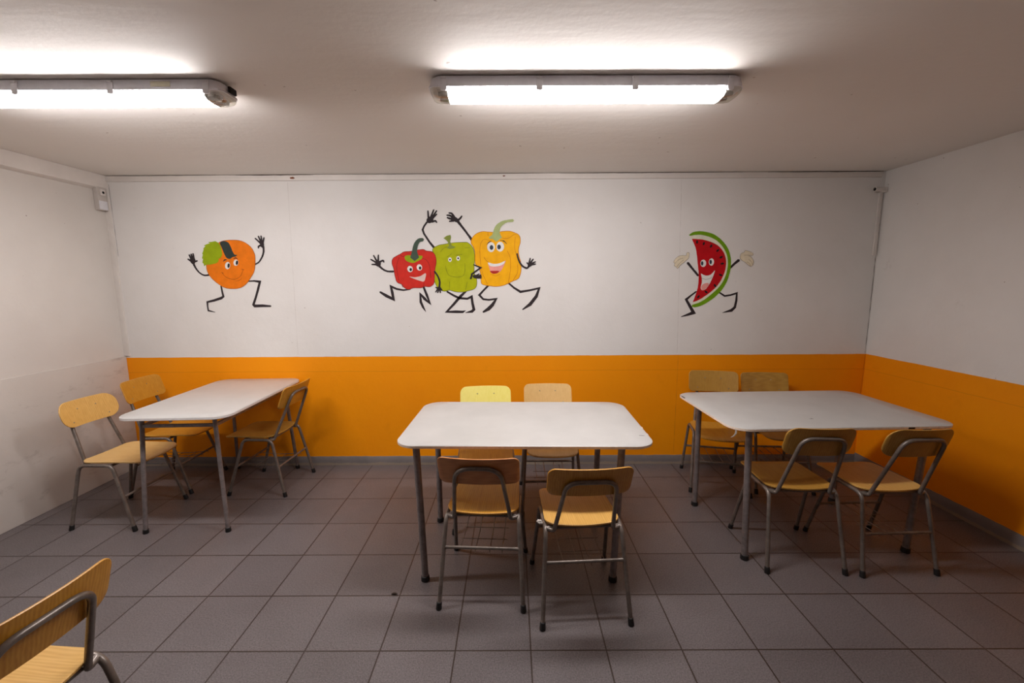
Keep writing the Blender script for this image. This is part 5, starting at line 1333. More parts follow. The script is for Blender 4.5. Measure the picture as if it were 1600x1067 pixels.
             3298, 38, 3288, 54, 3278, 72, 3270, 88, 3266, 104, 3270, 116, 3278, 124, 3288, 130, 3296, 136, 3302, 134, 3322, 114, 3322, 106, 3314,
             100, 3306, 94, 3300, 92, 3298, 88, 3298, 80, 3300, 68, 3304, 52, 3312, 38, 3322, 26, 3332, 16, 3344, 4, 3358, -6, 3372, -14, 3390, -22,
             3408, -30, 3426, -36, 3446, -42, 3468, -46, 3490, -52, 3512],
        ], None),
        ('hand', 'limb_black', 3, [
            [0, 106, 3348, 114, 3358, 126, 3366, 140, 3372, 152, 3374, 162, 3372, 172, 3366, 178, 3356, 182, 3348, 182, 3338, 176, 3328, 170, 3320,
             160, 3312, 150, 3306, 138, 3302, 124, 3302, 116, 3304, 110, 3312, 106, 3324, 104, 3338],
            [1, 130, 3334, 130, 3354, 124, 3358, 118, 3362, 112, 3366, 104, 3370, 98, 3374, 86, 3372, 86, 3358, 90, 3352, 96, 3348, 102, 3342, 106,
             3336, 112, 3330],
            [1, 126, 3346, 144, 3354, 146, 3370, 148, 3386, 150, 3402, 154, 3418, 156, 3434, 148, 3444, 136, 3440, 132, 3424, 128, 3408, 122, 3392,
             118, 3376, 114, 3360],
            [1, 140, 3346, 160, 3348, 168, 3362, 176, 3376, 184, 3390, 194, 3404, 202, 3418, 198, 3430, 186, 3430, 174, 3416, 164, 3404, 154, 3392,
             144, 3378, 134, 3366],
            [1, 150, 3344, 168, 3336, 180, 3344, 194, 3350, 208, 3358, 220, 3366, 234, 3372, 236, 3384, 226, 3390, 212, 3384, 196, 3380, 182, 3374,
             168, 3368, 154, 3364],
            [1, 148, 3334, 164, 3320, 176, 3324, 190, 3326, 204, 3330, 218, 3332, 232, 3336, 238, 3346, 228, 3356, 214, 3354, 200, 3354, 186, 3352,
             172, 3352, 158, 3350],
        ], None),
        ('leg', 'limb_black', 0, [
            [1, -508, 3028, -528, 3030, -618, 2940, -696, 2860, -616, 2778, -518, 2768, -430, 2780, -484, 2718, -546, 2660, -622, 2598, -624, 2580,
             -608, 2574, -510, 2614, -442, 2684, -376, 2814, -518, 2798, -602, 2808, -648, 2860, -596, 2920, -506, 3008],
        ], None),
        ('leg', 'limb_black', 0, [
            [1, -212, 3058, -212, 3040, -122, 2960, -16, 2888, 128, 2914, 266, 2944, 222, 2846, 124, 2726, 18, 2632, 18, 2620, 28, 2616, 162, 2686,
             266, 2822, 312, 2984, 122, 2944, -8, 2928, -104, 2984, -194, 3060],
        ], None),
        ('outline', 'line_orange', 1.3, [
            [1, -768, 3757, -769, 3762, -755, 3781, -741, 3797, -722, 3811, -704, 3825, -682, 3836, -659, 3844, -637, 3852, -610, 3856, -586, 3858,
             -558, 3856, -530, 3852, -504, 3850, -476, 3848, -450, 3846, -422, 3844, -396, 3844, -368, 3846, -343, 3850, -315, 3854, -288, 3858, -260,
             3860, -232, 3862, -204, 3862, -180, 3860, -159, 3858, -141, 3852, -125, 3846, -106, 3840, -86, 3830, -62, 3822, -42, 3809, -25, 3792,
             -14, 3771, -8, 3747, -6, 3720, -6, 3694, -10, 3667, -20, 3641, -28, 3615, -34, 3587, -36, 3562, -36, 3536, -34, 3510, -30, 3483, -24,
             3453, -14, 3423, -4, 3391, 2, 3358, 4, 3326, 6, 3294, 4, 3262, 2, 3231, -4, 3201, -12, 3173, -22, 3144, -37, 3121, -56, 3107, -81, 3094,
             -107, 3086, -128, 3076, -148, 3066, -166, 3058, -182, 3050, -202, 3040, -223, 3032, -246, 3022, -269, 3012, -295, 3006, -319, 3000, -348,
             2996, -376, 2994, -404, 2992, -436, 2994, -470, 2998, -503, 3002, -533, 3006, -561, 3010, -585, 3014, -607, 3022, -627, 3031, -638, 3046,
             -642, 3063, -644, 3082, -644, 3102, -646, 3120, -646, 3140, -644, 3160, -646, 3181, -652, 3207, -658, 3235, -664, 3263, -673, 3288, -687,
             3305, -703, 3319, -719, 3336, -732, 3361, -734, 3398, -734, 3440, -732, 3484, -732, 3522, -736, 3549, -740, 3571, -746, 3591, -754, 3608,
             -763, 3628, -775, 3644, -786, 3662, -792, 3681, -792, 3700, -788, 3723, -780, 3744, -769, 3762, -764, 3763, -763, 3758, -772, 3740, -780,
             3721, -784, 3700, -784, 3683, -778, 3666, -769, 3648, -757, 3632, -746, 3612, -738, 3593, -732, 3573, -728, 3551, -724, 3522, -724, 3484,
             -726, 3440, -726, 3398, -724, 3363, -713, 3340, -697, 3325, -681, 3311, -667, 3292, -656, 3265, -650, 3237, -644, 3209, -638, 3183, -636,
             3160, -638, 3140, -638, 3120, -636, 3102, -636, 3082, -634, 3065, -630, 3050, -621, 3037, -605, 3030, -583, 3022, -559, 3018, -531, 3014,
             -501, 3010, -470, 3006, -436, 3002, -404, 3000, -376, 3002, -348, 3004, -321, 3008, -297, 3014, -271, 3020, -250, 3030, -225, 3040, -206,
             3048, -186, 3058, -170, 3066, -152, 3074, -132, 3084, -109, 3094, -83, 3102, -60, 3113, -43, 3127, -30, 3148, -20, 3175, -12, 3203, -6,
             3233, -4, 3262, -2, 3294, -4, 3326, -6, 3358, -12, 3389, -22, 3421, -32, 3451, -38, 3481, -42, 3510, -44, 3536, -44, 3562, -42, 3589,
             -36, 3617, -28, 3643, -18, 3669, -14, 3694, -14, 3720, -16, 3745, -22, 3769, -31, 3788, -46, 3803, -66, 3814, -90, 3822, -110, 3832,
             -127, 3838, -143, 3844, -161, 3850, -180, 3852, -204, 3854, -232, 3854, -260, 3852, -288, 3850, -313, 3846, -341, 3842, -368, 3838, -396,
             3836, -422, 3836, -450, 3838, -476, 3840, -504, 3842, -530, 3844, -558, 3848, -586, 3850, -610, 3848, -635, 3844, -657, 3836, -678, 3828,
             -700, 3819, -718, 3805, -735, 3791, -749, 3775, -763, 3758],
        ], 0),
    ],
    'melon': [
        ('rind', 'rind_green', 0, [
            [0, 2644, 3782, 2656, 3792, 2666, 3800, 2676, 3808, 2688, 3816, 2702, 3824, 2718, 3828, 2738, 3834, 2758, 3836, 2778, 3838, 2800, 3840,
             2822, 3840, 2844, 3838, 2868, 3836, 2890, 3832, 2914, 3828, 2938, 3822, 2960, 3818, 2984, 3810, 3006, 3804, 3030, 3794, 3050, 3784, 3072,
             3772, 3092, 3758, 3112, 3744, 3132, 3730, 3152, 3714, 3170, 3696, 3190, 3678, 3206, 3660, 3224, 3640, 3238, 3622, 3252, 3604, 3264, 3584,
             3276, 3566, 3286, 3546, 3296, 3524, 3304, 3502, 3312, 3478, 3318, 3456, 3324, 3434, 3330, 3410, 3332, 3388, 3334, 3366, 3336, 3344, 3336,
             3320, 3336, 3296, 3334, 3272, 3334, 3246, 3330, 3220, 3326, 3194, 3320, 3166, 3314, 3136, 3308, 3108, 3298, 3080, 3290, 3052, 3278, 3026,
             3266, 3002, 3254, 2978, 3240, 2954, 3224, 2930, 3208, 2908, 3190, 2886, 3170, 2864, 3150, 2844, 3130, 2824, 3110, 2804, 3088, 2786, 3066,
             2770, 3042, 2754, 3020, 2738, 2998, 2724, 2974, 2708, 2952, 2696, 2930, 2684, 2908, 2674, 2886, 2664, 2866, 2658, 2844, 2652, 2826, 2648,
             2808, 2646, 2794, 2644, 2782, 2646, 2770, 2650, 2760, 2652, 2750, 2656, 2748, 2682, 2774, 2690, 2800, 2700, 2828, 2708, 2852, 2716, 2876,
             2728, 2898, 2738, 2916, 2750, 2936, 2760, 2954, 2774, 2974, 2788, 2996, 2806, 3018, 2824, 3040, 2842, 3062, 2862, 3084, 2882, 3104, 2900,
             3124, 2920, 3144, 2940, 3162, 2960, 3178, 2982, 3194, 3002, 3208, 3024, 3222, 3048, 3232, 3070, 3244, 3094, 3252, 3120, 3260, 3144, 3268,
             3170, 3274, 3196, 3278, 3222, 3282, 3248, 3284, 3274, 3286, 3300, 3286, 3324, 3284, 3350, 3282, 3372, 3280, 3396, 3274, 3418, 3270, 3440,
             3262, 3462, 3256, 3482, 3246, 3502, 3236, 3522, 3226, 3540, 3214, 3560, 3200, 3578, 3186, 3598, 3170, 3616, 3154, 3634, 3138, 3650, 3120,
             3666, 3104, 3680, 3086, 3694, 3066, 3706, 3048, 3716, 3028, 3726, 3008, 3736, 2988, 3744, 2966, 3752, 2946, 3758, 2926, 3764, 2906, 3770,
             2886, 3774, 2866, 3778, 2846, 3782, 2826, 3784, 2806, 3784, 2786, 3784, 2766, 3782, 2746, 3782, 2728, 3780, 2712, 3778, 2696, 3774, 2680,
             3772, 2662, 3768],
        ], None),
        ('pith', 'pith_white', 0, [
            [0, 2662, 3768, 2680, 3772, 2696, 3774, 2712, 3778, 2728, 3780, 2746, 3782, 2766, 3782, 2786, 3784, 2806, 3784, 2826, 3784, 2846, 3782,
             2866, 3778, 2886, 3774, 2906, 3770, 2926, 3764, 2946, 3758, 2966, 3752, 2988, 3744, 3008, 3736, 3028, 3726, 3048, 3716, 3066, 3706, 3086,
             3694, 3104, 3680, 3120, 3666, 3138, 3650, 3154, 3634, 3170, 3616, 3186, 3598, 3200, 3578, 3214, 3560, 3226, 3540, 3236, 3522, 3246, 3502,
             3256, 3482, 3262, 3462, 3270, 3440, 3274, 3418, 3280, 3396, 3282, 3372, 3284, 3350, 3286, 3324, 3286, 3300, 3284, 3274, 3282, 3248, 3278,
             3222, 3274, 3196, 3268, 3170, 3260, 3144, 3252, 3120, 3244, 3094, 3232, 3070, 3222, 3048, 3208, 3024, 3194, 3002, 3178, 2982, 3162, 2960,
             3144, 2940, 3124, 2920, 3104, 2900, 3084, 2882, 3062, 2862, 3040, 2842, 3018, 2824, 2996, 2806, 2974, 2788, 2954, 2774, 2936, 2760, 2916,
             2750, 2898, 2738, 2876, 2728, 2852, 2716, 2828, 2708, 2800, 2700, 2774, 2690, 2748, 2682, 2760, 2728, 2772, 2732, 2782, 2734, 2792, 2738,
             2804, 2740, 2818, 2746, 2832, 2752, 2848, 2760, 2864, 2768, 2882, 2778, 2902, 2788, 2922, 2802, 2944, 2818, 2968, 2834, 2990, 2850, 3012,
             2868, 3034, 2884, 3054, 2900, 3072, 2918, 3090, 2934, 3108, 2952, 3124, 2972, 3140, 2990, 3154, 3010, 3168, 3032, 3182, 3052, 3194, 3074,
             3204, 3098, 3214, 3120, 3224, 3144, 3232, 3166, 3238, 3186, 3244, 3206, 3248, 3224, 3252, 3244, 3254, 3264, 3256, 3286, 3256, 3310, 3258,
             3332, 3256, 3356, 3254, 3378, 3250, 3398, 3246, 3418, 3240, 3438, 3234, 3458, 3226, 3476, 3218, 3494, 3208, 3512, 3196, 3528, 3184, 3544,
             3172, 3560, 3158, 3574, 3144, 3590, 3130, 3602, 3114, 3616, 3096, 3628, 3078, 3638, 3058, 3648, 3036, 3658, 3016, 3666, 2994, 3676, 2972,
             3682, 2948, 3690, 2924, 3696, 2900, 3702, 2878, 3708, 2858, 3712, 2836, 3714, 2816, 3716, 2798, 3716, 2778, 3718, 2760, 3720, 2744, 3720,
             2726, 3722, 2710, 3722, 2694, 3722, 2694, 3722],
        ], None),
        ('flesh', 'melon_red', 1, [
            [0, 2694, 3722, 2710, 3722, 2726, 3722, 2744, 3720, 2760, 3720, 2778, 3718, 2798, 3716, 2816, 3716, 2836, 3714, 2858, 3712, 2878, 3708,
             2900, 3702, 2924, 3696, 2948, 3690, 2972, 3682, 2994, 3676, 3016, 3666, 3036, 3658, 3058, 3648, 3078, 3638, 3096, 3628, 3114, 3616, 3130,
             3602, 3144, 3590, 3158, 3574, 3172, 3560, 3184, 3544, 3196, 3528, 3208, 3512, 3218, 3494, 3226, 3476, 3234, 3458, 3240, 3438, 3246, 3418,
             3250, 3398, 3254, 3378, 3256, 3356, 3258, 3332, 3256, 3310, 3256, 3286, 3254, 3264, 3252, 3244, 3248, 3224, 3244, 3206, 3238, 3186, 3232,
             3166, 3224, 3144, 3214, 3120, 3204, 3098, 3194, 3074, 3182, 3052, 3168, 3032, 3154, 3010, 3140, 2990, 3124, 2972, 3108, 2952, 3090, 2934,
             3072, 2918, 3054, 2900, 3034, 2884, 3012, 2868, 2990, 2850, 2968, 2834, 2944, 2818, 2922, 2802, 2902, 2788, 2882, 2778, 2864, 2768, 2848,
             2760, 2832, 2752, 2818, 2746, 2804, 2740, 2792, 2738, 2782, 2734, 2772, 2732, 2760, 2728, 2768, 2750, 2776, 2772, 2784, 2794, 2790, 2818,
             2798, 2840, 2804, 2862, 2812, 2884, 2818, 2908, 2822, 2930, 2828, 2954, 2830, 2980, 2832, 3006, 2834, 3032, 2834, 3058, 2834, 3082, 2834,
             3106, 2834, 3128, 2832, 3150, 2830, 3172, 2828, 3196, 2826, 3222, 2820, 3250, 2816, 3280, 2812, 3310, 2806, 3338, 2802, 3366, 2798, 3396,
             2794, 3424, 2790, 3452, 2784, 3478, 2780, 3502, 2776, 3524, 2770, 3546, 2764, 3566, 2758, 3590, 2746, 3616, 2734, 3642, 2720, 3668, 2706,
             3696],
        ], None),
        ('seed', 'pupil', 2, [
            [0, 2794, 3672, 2792, 3662, 2790, 3654, 2784, 3648, 2780, 3646, 2774, 3646, 2770, 3650, 2766, 3658, 2762, 3666, 2762, 3676, 2764, 3684,
             2766, 3692, 2772, 3698, 2776, 3702, 2782, 3700, 2788, 3696, 2790, 3690, 2794, 3682],
            [0, 2900, 3644, 2896, 3634, 2892, 3628, 2886, 3622, 2880, 3620, 2876, 3622, 2872, 3628, 2868, 3634, 2868, 3644, 2870, 3652, 2872, 3662,
             2878, 3668, 2882, 3674, 2888, 3674, 2894, 3674, 2898, 3668, 2900, 3662, 2902, 3652],
            [0, 3016, 3600, 3012, 3592, 3004, 3586, 2998, 3584, 2992, 3582, 2988, 3586, 2984, 3590, 2984, 3598, 2984, 3606, 2988, 3616, 2992, 3624,
             2998, 3630, 3006, 3634, 3012, 3634, 3016, 3630, 3020, 3626, 3020, 3618, 3020, 3610],
            [0, 3122, 3528, 3116, 3522, 3108, 3518, 3100, 3518, 3094, 3518, 3090, 3522, 3088, 3528, 3090, 3536, 3094, 3544, 3100, 3550, 3108, 3556,
             3114, 3560, 3122, 3562, 3128, 3560, 3132, 3556, 3134, 3550, 3132, 3544, 3128, 3536],
            [0, 3178, 3420, 3170, 3416, 3160, 3416, 3154, 3416, 3148, 3420, 3144, 3424, 3146, 3430, 3148, 3436, 3154, 3442, 3162, 3448, 3172, 3452,
             3180, 3452, 3188, 3452, 3194, 3448, 3196, 3444, 3196, 3438, 3192, 3432, 3186, 3426],
            [0, 3198, 3320, 3190, 3320, 3180, 3320, 3172, 3324, 3168, 3328, 3168, 3334, 3170, 3340, 3174, 3344, 3182, 3348, 3192, 3350, 3202, 3352,
             3210, 3350, 3218, 3348, 3222, 3342, 3224, 3338, 3222, 3332, 3216, 3326, 3208, 3322],
            [0, 3178, 3142, 3168, 3146, 3162, 3150, 3156, 3156, 3154, 3162, 3156, 3168, 3160, 3172, 3168, 3174, 3176, 3174, 3186, 3170, 3196, 3166,
             3204, 3162, 3208, 3156, 3210, 3150, 3208, 3144, 3204, 3140, 3196, 3138, 3188, 3140],
            [0, 3114, 2998, 3120, 2988, 3122, 2980, 3124, 2972, 3122, 2966, 3118, 2964, 3110, 2964, 3104, 2966, 3096, 2972, 3090, 2980, 3084, 2988,
             3080, 2998, 3080, 3004, 3082, 3010, 3086, 3014, 3092, 3014, 3100, 3010, 3108, 3004],
            [0, 2974, 2902, 2982, 2894, 2988, 2888, 2990, 2880, 2990, 2874, 2986, 2870, 2980, 2868, 2974, 2868, 2964, 2872, 2956, 2876, 2948, 2884,
             2942, 2892, 2940, 2898, 2940, 2904, 2944, 2910, 2950, 2910, 2956, 2910, 2966, 2906],
            [0, 2858, 2804, 2852, 2798, 2846, 2792, 2840, 2788, 2832, 2788, 2828, 2792, 2826, 2798, 2826, 2806, 2828, 2814, 2832, 2822, 2838, 2830,
             2844, 2836, 2852, 2838, 2858, 2838, 2862, 2836, 2866, 2830, 2866, 2822, 2864, 2814],
        ], None),
        ('eye', 'eye_white', 2, [
            [0, 2940, 3338, 2938, 3320, 2930, 3302, 2918, 3290, 2904, 3284, 2888, 3286, 2872, 3292, 2860, 3306, 2852, 3324, 2848, 3344, 2852, 3364,
             2860, 3380, 2872, 3392, 2886, 3398, 2902, 3398, 2918, 3390, 2930, 3376, 2938, 3358],
        ], None),
        ('pupil', 'pupil_blue', 3, [
            [0, 2896, 3342, 2896, 3330, 2892, 3320, 2888, 3312, 2882, 3308, 2874, 3308, 2868, 3312, 2862, 3320, 2858, 3330, 2856, 3342, 2856, 3354,
             2860, 3364, 2864, 3370, 2870, 3374, 2878, 3374, 2884, 3370, 2890, 3364, 2894, 3354],
        ], 4),
        ('eye', 'eye_white', 2, [
            [0, 3064, 3360, 3062, 3340, 3054, 3324, 3044, 3310, 3030, 3304, 3016, 3306, 3002, 3314, 2990, 3326, 2984, 3344, 2980, 3364, 2984, 3384,
             2990, 3400, 3002, 3412, 3014, 3418, 3028, 3418, 3042, 3410, 3054, 3398, 3062, 3380],
        ], None),
        ('pupil', 'pupil_blue', 3, [
            [0, 3030, 3362, 3028, 3350, 3026, 3340, 3022, 3332, 3014, 3328, 3008, 3328, 3002, 3332, 2996, 3340, 2992, 3350, 2990, 3362, 2990, 3374,
             2992, 3384, 2998, 3392, 3004, 3396, 3010, 3396, 3018, 3392, 3024, 3384, 3028, 3374],
        ], 6),
        ('mouth', 'eye_white', 2, [
            [0, 2866, 3182, 2874, 3180, 2892, 3170, 2910, 3160, 2928, 3154, 2948, 3148, 2968, 3148, 2988, 3150, 3010, 3158, 3030, 3170, 3052, 3192,
             3072, 3218, 3084, 3230, 3084, 3216, 3078, 3186, 3068, 3152, 3056, 3120, 3044, 3086, 3030, 3054, 3018, 3026, 3004, 3004, 2992, 2982, 2978,
             2962, 2966, 2946, 2952, 2932, 2934, 2924, 2916, 2918, 2902, 2918, 2890, 2924, 2880, 2936, 2874, 2954, 2876, 2980, 2884, 3010, 2888, 3040,
             2888, 3064, 2886, 3088, 2884, 3110, 2876, 3138, 2868, 3166],
        ], None),
        ('teeth_line', 'line_grey', 3, [
            [1, 2884, 3104, 2886, 3102, 2898, 3098, 2912, 3094, 2924, 3090, 2936, 3088, 2950, 3086, 2964, 3088, 2978, 3090, 2992, 3092, 3004, 3096,
             3014, 3100, 3022, 3104, 3028, 3108, 3034, 3114, 3038, 3118, 3042, 3122, 3042, 3126, 3038, 3126, 3034, 3122, 3030, 3118, 3024, 3114, 3020,
             3110, 3012, 3106, 3002, 3102, 2990, 3098, 2976, 3096, 2962, 3092, 2950, 3092, 2936, 3094, 2924, 3096, 2912, 3100, 2900, 3104, 2888,
             3106],
        ], 8),
        ('tongue', 'mouth_pink', 3, [
            [0, 2880, 2976, 2888, 2992, 2900, 3006, 2918, 3018, 2938, 3026, 2962, 3032, 2982, 3032, 2994, 3028, 3000, 3018, 3002, 3008, 2996, 2994,
             2984, 2976, 2972, 2960, 2958, 2946, 2944, 2934, 2930, 2926, 2916, 2920, 2904, 2920, 2894, 2926, 2886, 2938, 2880, 2958],
        ], 8),
        ('arm', 'limb_black', 0, [
            [1, 2638, 3362, 2632, 3338, 2650, 3318, 2668, 3300, 2684, 3280, 2702, 3262, 2720, 3242, 2738, 3222, 2756, 3202, 2774, 3182, 2792, 3160,
             2810, 3140, 2834, 3140, 2836, 3162, 2818, 3182, 2800, 3204, 2782, 3224, 2762, 3244, 2746, 3264, 2728, 3284, 2712, 3304, 2696, 3324, 2680,
             3344, 2664, 3362],
        ], None),
        ('arm', 'limb_black', -1, [
            [1, 3470, 3398, 3440, 3404, 3428, 3392, 3414, 3380, 3400, 3366, 3386, 3354, 3374, 3340, 3360, 3328, 3348, 3314, 3336, 3302, 3326, 3288,
             3314, 3276, 3318, 3256, 3338, 3254, 3350, 3266, 3362, 3278, 3374, 3290, 3386, 3302, 3398, 3314, 3412, 3326, 3426, 3336, 3442, 3348, 3456,
             3358, 3472, 3370],
        ], None),
        ('hand', 'glove_cream', 1, [
            [0, 2652, 3416, 2642, 3404, 2630, 3396, 2618, 3388, 2608, 3376, 2596, 3364, 2584, 3354, 2570, 3342, 2552, 3332, 2536, 3318, 2518, 3298,
             2502, 3276, 2488, 3262, 2482, 3264, 2478, 3274, 2474, 3284, 2460, 3290, 2446, 3296, 2436, 3304, 2436, 3316, 2440, 3328, 2442, 3340, 2436,
             3348, 2426, 3358, 2424, 3368, 2428, 3384, 2440, 3400, 2452, 3418, 2468, 3432, 2486, 3448, 2508, 3458, 2532, 3464, 2556, 3466, 2578, 3466,
             2594, 3464, 2606, 3462, 2614, 3466, 2620, 3478, 2622, 3494, 2626, 3508, 2636, 3512, 2650, 3514, 2658, 3510, 2664, 3500, 2666, 3488, 2666,
             3472, 2664, 3454, 2660, 3434],
        ], None),
        ('finger_line', 'line_brown', 2, [
            [1, 2440, 3338, 2444, 3338, 2454, 3350, 2464, 3362, 2474, 3374, 2486, 3384, 2498, 3394, 2510, 3402, 2524, 3408, 2538, 3414, 2552, 3418,
             2568, 3424, 2568, 3426, 2566, 3428, 2552, 3422, 2536, 3418, 2522, 3412, 2508, 3406, 2494, 3398, 2482, 3388, 2472, 3376, 2462, 3364, 2450,
             3352, 2440, 3342],
            [1, 2472, 3282, 2474, 3282, 2486, 3296, 2496, 3312, 2508, 3326, 2518, 3340, 2528, 3352, 2540, 3362, 2550, 3370, 2562, 3378, 2572, 3386,
             2584, 3394, 2584, 3396, 2580, 3396, 2570, 3390, 2558, 3382, 2548, 3374, 2536, 3366, 2526, 3354, 2514, 3342, 2504, 3328, 2492, 3314, 2482,
             3300, 2472, 3284],
            [1, 2654, 3418, 2650, 3418, 2640, 3406, 2628, 3398, 2616, 3390, 2606, 3378, 2594, 3366, 2582, 3354, 2568, 3344, 2552, 3334, 2534, 3320,
             2518, 3300, 2500, 3278, 2488, 3264, 2484, 3266, 2480, 3274, 2474, 3284, 2462, 3292, 2448, 3298, 2438, 3306, 2438, 3316, 2442, 3328, 2444,
             3340, 2438, 3350, 2428, 3358, 2426, 3368, 2430, 3382, 2440, 3400, 2454, 3416, 2470, 3432, 2488, 3446, 2508, 3456, 2532, 3462, 2558, 3462,
             2578, 3464, 2594, 3462, 2606, 3460, 2616, 3464, 2622, 3476, 2624, 3494, 2628, 3506, 2638, 3510, 2648, 3512, 2658, 3508, 2662, 3500, 2664,
             3488, 2664, 3472, 2662, 3454, 2658, 3434, 2650, 3416, 2652, 3414, 2654, 3416, 2662, 3432, 2666, 3454, 2668, 3472, 2668, 3488, 2666, 3502,
             2660, 3512, 2650, 3516, 2636, 3514, 2624, 3508, 2620, 3496, 2618, 3478, 2612, 3466, 2604, 3464, 2594, 3466, 2578, 3468, 2556, 3468, 2530,
             3466, 2506, 3460, 2486, 3450, 2466, 3434, 2450, 3418, 2438, 3402, 2426, 3384, 2422, 3368, 2424, 3356, 2434, 3348, 2440, 3340, 2438, 3328,
             2434, 3316, 2434, 3304, 2446, 3294, 2460, 3288, 2472, 3282, 2476, 3272, 2480, 3262, 2490, 3260, 2504, 3274, 2520, 3296, 2538, 3316, 2554,
             3330, 2570, 3340, 2586, 3352, 2598, 3364, 2608, 3376, 2620, 3386, 2632, 3396, 2644, 3404, 2654, 3414],
        ], 13),
        ('hand', 'glove_cream', 1, [
            [0, 3472, 3426, 3476, 3414, 3484, 3402, 3496, 3390, 3514, 3378, 3534, 3366, 3556, 3354, 3574, 3340, 3592, 3326, 3608, 3312, 3624, 3300,
             3640, 3292, 3654, 3288, 3666, 3294, 3678, 3304, 3686, 3318, 3692, 3336, 3692, 3356, 3690, 3374, 3680, 3394, 3664, 3414, 3650, 3432, 3634,
             3444, 3618, 3454, 3612, 3460, 3626, 3460, 3650, 3458, 3670, 3460, 3676, 3468, 3676, 3482, 3670, 3494, 3662, 3504, 3648, 3512, 3630, 3518,
             3604, 3526, 3574, 3534, 3550, 3536, 3540, 3530, 3536, 3518, 3530, 3510, 3518, 3504, 3502, 3500, 3488, 3496, 3482, 3486, 3476, 3472, 3474,
             3460, 3472, 3448, 3470, 3438],
        ], None),
        ('finger_line', 'line_brown', 2, [
            [1, 3582, 3362, 3582, 3360, 3592, 3354, 3602, 3348, 3612, 3344, 3620, 3338, 3626, 3332, 3632, 3324, 3636, 3318, 3638, 3310, 3640, 3302,
             3644, 3292, 3646, 3292, 3648, 3294, 3644, 3302, 3642, 3310, 3640, 3318, 3636, 3326, 3630, 3334, 3622, 3342, 3614, 3348, 3604, 3352, 3594,
             3358, 3584, 3364],
            [1, 3608, 3404, 3608, 3402, 3618, 3394, 3628, 3386, 3636, 3376, 3646, 3368, 3654, 3360, 3660, 3352, 3664, 3344, 3668, 3334, 3672, 3326,
             3678, 3318, 3680, 3318, 3682, 3320, 3676, 3328, 3672, 3336, 3668, 3346, 3662, 3354, 3656, 3362, 3648, 3370, 3640, 3380, 3630, 3388, 3620,
             3396, 3610, 3406],
            [1, 3532, 3460, 3534, 3458, 3542, 3460, 3552, 3462, 3560, 3464, 3568, 3464, 3576, 3464, 3584, 3464, 3590, 3462, 3598, 3462, 3604, 3460,
             3612, 3458, 3614, 3460, 3612, 3462, 3606, 3464, 3598, 3466, 3592, 3466, 3584, 3468, 3576, 3468, 3568, 3468, 3560, 3468, 3550, 3466, 3542,
             3464, 3534, 3462],
            [1, 3472, 3426, 3470, 3424, 3474, 3412, 3482, 3400, 3494, 3388, 3512, 3376, 3534, 3366, 3554, 3352, 3572, 3338, 3590, 3324, 3608, 3310,
             3624, 3298, 3638, 3290, 3654, 3286, 3668, 3292, 3680, 3304, 3688, 3318, 3694, 3336, 3696, 3356, 3692, 3376, 3682, 3396, 3666, 3416, 3652,
             3432, 3634, 3446, 3618, 3454, 3616, 3458, 3626, 3458, 3650, 3456, 3670, 3458, 3678, 3468, 3678, 3482, 3672, 3496, 3662, 3504, 3648, 3512,
             3630, 3520, 3604, 3528, 3574, 3536, 3550, 3540, 3538, 3532, 3534, 3520, 3528, 3510, 3516, 3506, 3500, 3502, 3488, 3496, 3480, 3486, 3474,
             3474, 3472, 3460, 3470, 3450, 3468, 3438, 3470, 3426, 3472, 3424, 3474, 3426, 3472, 3436, 3474, 3448, 3476, 3460, 3478, 3472, 3484, 3484,
             3490, 3494, 3502, 3498, 3518, 3502, 3532, 3508, 3538, 3518, 3542, 3530, 3550, 3534, 3572, 3532, 3602, 3524, 3628, 3516, 3646, 3510, 3660,
             3502, 3670, 3494, 3674, 3482, 3674, 3470, 3668, 3462, 3650, 3460, 3626, 3462, 3608, 3462, 3616, 3452, 3632, 3442, 3648, 3430, 3662, 3414,
             3678, 3394, 3688, 3374, 3690, 3356, 3690, 3336, 3684, 3320, 3676, 3306, 3664, 3294, 3652, 3290, 3640, 3294, 3626, 3302, 3610, 3314, 3592,
             3326, 3576, 3342, 3556, 3356, 3536, 3368, 3514, 3380, 3498, 3392, 3486, 3404, 3478, 3414, 3474, 3426],
        ], 15),
        ('leg', 'limb_black', -1, [
            [1, 2816, 2902, 2802, 2906, 2718, 2844, 2628, 2776, 2688, 2670, 2744, 2574, 2692, 2548, 2584, 2498, 2582, 2492, 2588, 2488, 2706, 2510,
             2824, 2542, 2728, 2692, 2678, 2766, 2734, 2822, 2816, 2888],
        ], None),
        ('leg', 'limb_black', -1, [
            [1, 3164, 2890, 3166, 2874, 3266, 2808, 3364, 2824, 3446, 2848, 3442, 2752, 3424, 2652, 3378, 2612, 3248, 2558, 3246, 2556, 3250, 2552,
             3404, 2570, 3462, 2632, 3478, 2748, 3474, 2888, 3356, 2850, 3270, 2838, 3180, 2894],
        ], None),
    ],
}

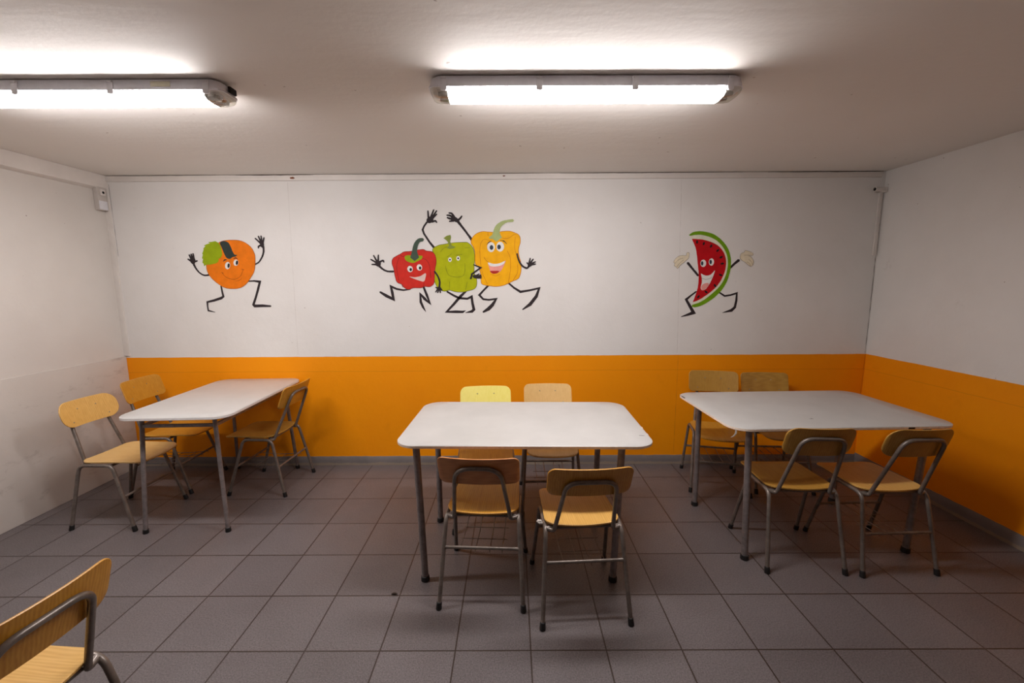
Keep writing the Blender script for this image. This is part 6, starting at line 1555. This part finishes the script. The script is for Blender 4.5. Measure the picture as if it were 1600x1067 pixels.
# ------------------------------------------------------------------ painted figures on the rear wall
PAINT = dict(limb_black=(50, 41, 43), orange_fruit=(236, 122, 14), leaf_green=(150, 170, 14), dark_leaf=(52, 62, 58), eye_white=(236, 233, 228),
    pupil=(30, 26, 30), mouth_brown=(150, 66, 20), red_pepper=(208, 46, 34), stem_dark=(72, 88, 74), mouth_pale=(226, 200, 190), green_pepper=(178, 182, 6),
    stem_olive=(134, 146, 62), line_green=(112, 116, 22), line_red=(136, 30, 26), line_orange_dark=(186, 92, 16), stem_pale=(172, 184, 122), yellow_pepper=(253, 178, 4), line_orange=(206, 118, 16), pupil_blue=(52, 62, 74),
    mouth_pink=(236, 158, 148), tongue_red=(176, 40, 30), rind_green=(112, 158, 16), pith_white=(230, 226, 204), melon_red=(190, 14, 24),
    line_grey=(150, 150, 146), glove_cream=(230, 216, 188), line_brown=(140, 118, 90))
for k, v in PAINT.items():
    simple('paint_' + k, v, 0.6, var=0.10 if k not in ('limb_black', 'eye_white') else 0.04, scale=16, spec=0.2)

INFO = {
    'orange': ('painted_orange_fruit', 'painted smiling orange with green leaf, waving, above the left table', 'wall painting'),
    'red': ('painted_red_pepper', 'painted red pepper figure with dark stem, leftmost of the three peppers', 'wall painting'),
    'green': ('painted_green_pepper', 'painted green pepper figure between the red and yellow ones', 'wall painting'),
    'yellow': ('painted_yellow_pepper', 'painted yellow pepper figure with wide open laughing mouth', 'wall painting'),
    'melon': ('painted_watermelon_slice', 'painted watermelon slice figure with cream gloves, above the right table', 'wall painting'),
}
for key, parts in MURAL.items():
    name, label, cat = INFO[key]
    xs = [p for q in parts for s in q[3] for p in s[1::2]]
    zs = [p for q in parts for s in q[3] for p in s[2::2]]
    cx, cz = (min(xs) + max(xs)) / 4000, min(zs) / 2000
    root = tag(empty(name, (cx, 0, cz)), label, cat, 'fruit and vegetable figures painted on the rear wall')
    made = []
    for pn, colr, lay, shapes, par in parts:
        bm = bmesh.new()
        y = -0.0012 - 0.0005 * (lay + 1)
        for k_, s in enumerate(shapes):
            strip, c = s[0], s[1:]
            pts = [(c[i] / 2000 - cx, c[i + 1] / 2000 - cz) for i in range(0, len(c), 2)]
            vs = [bm.verts.new((a, y - 0.00004 * k_, b)) for a, b in pts]
            n = len(vs)
            if strip:
                m = (n - 2) // 2
                Lv = vs[1:1 + m]; e = vs[1 + m]; Rv = vs[2 + m:][::-1]
                fl_ = [(vs[0], Lv[0], Rv[0])] + [(Lv[i], Lv[i + 1], Rv[i + 1], Rv[i]) for i in range(m - 1)] + [(Lv[-1], e, Rv[-1])]
                for f in fl_:
                    bm.faces.new(f)
            else:
                for tri in tessellate_polygon([[Vector((a, b, 0)) for a, b in pts]]):
                    try:
                        bm.faces.new([vs[i] for i in tri])
                    except ValueError:
                        pass
        made.append(obj(pn, bm, 'paint_' + colr, made[par] if par is not None else root, smooth=False))
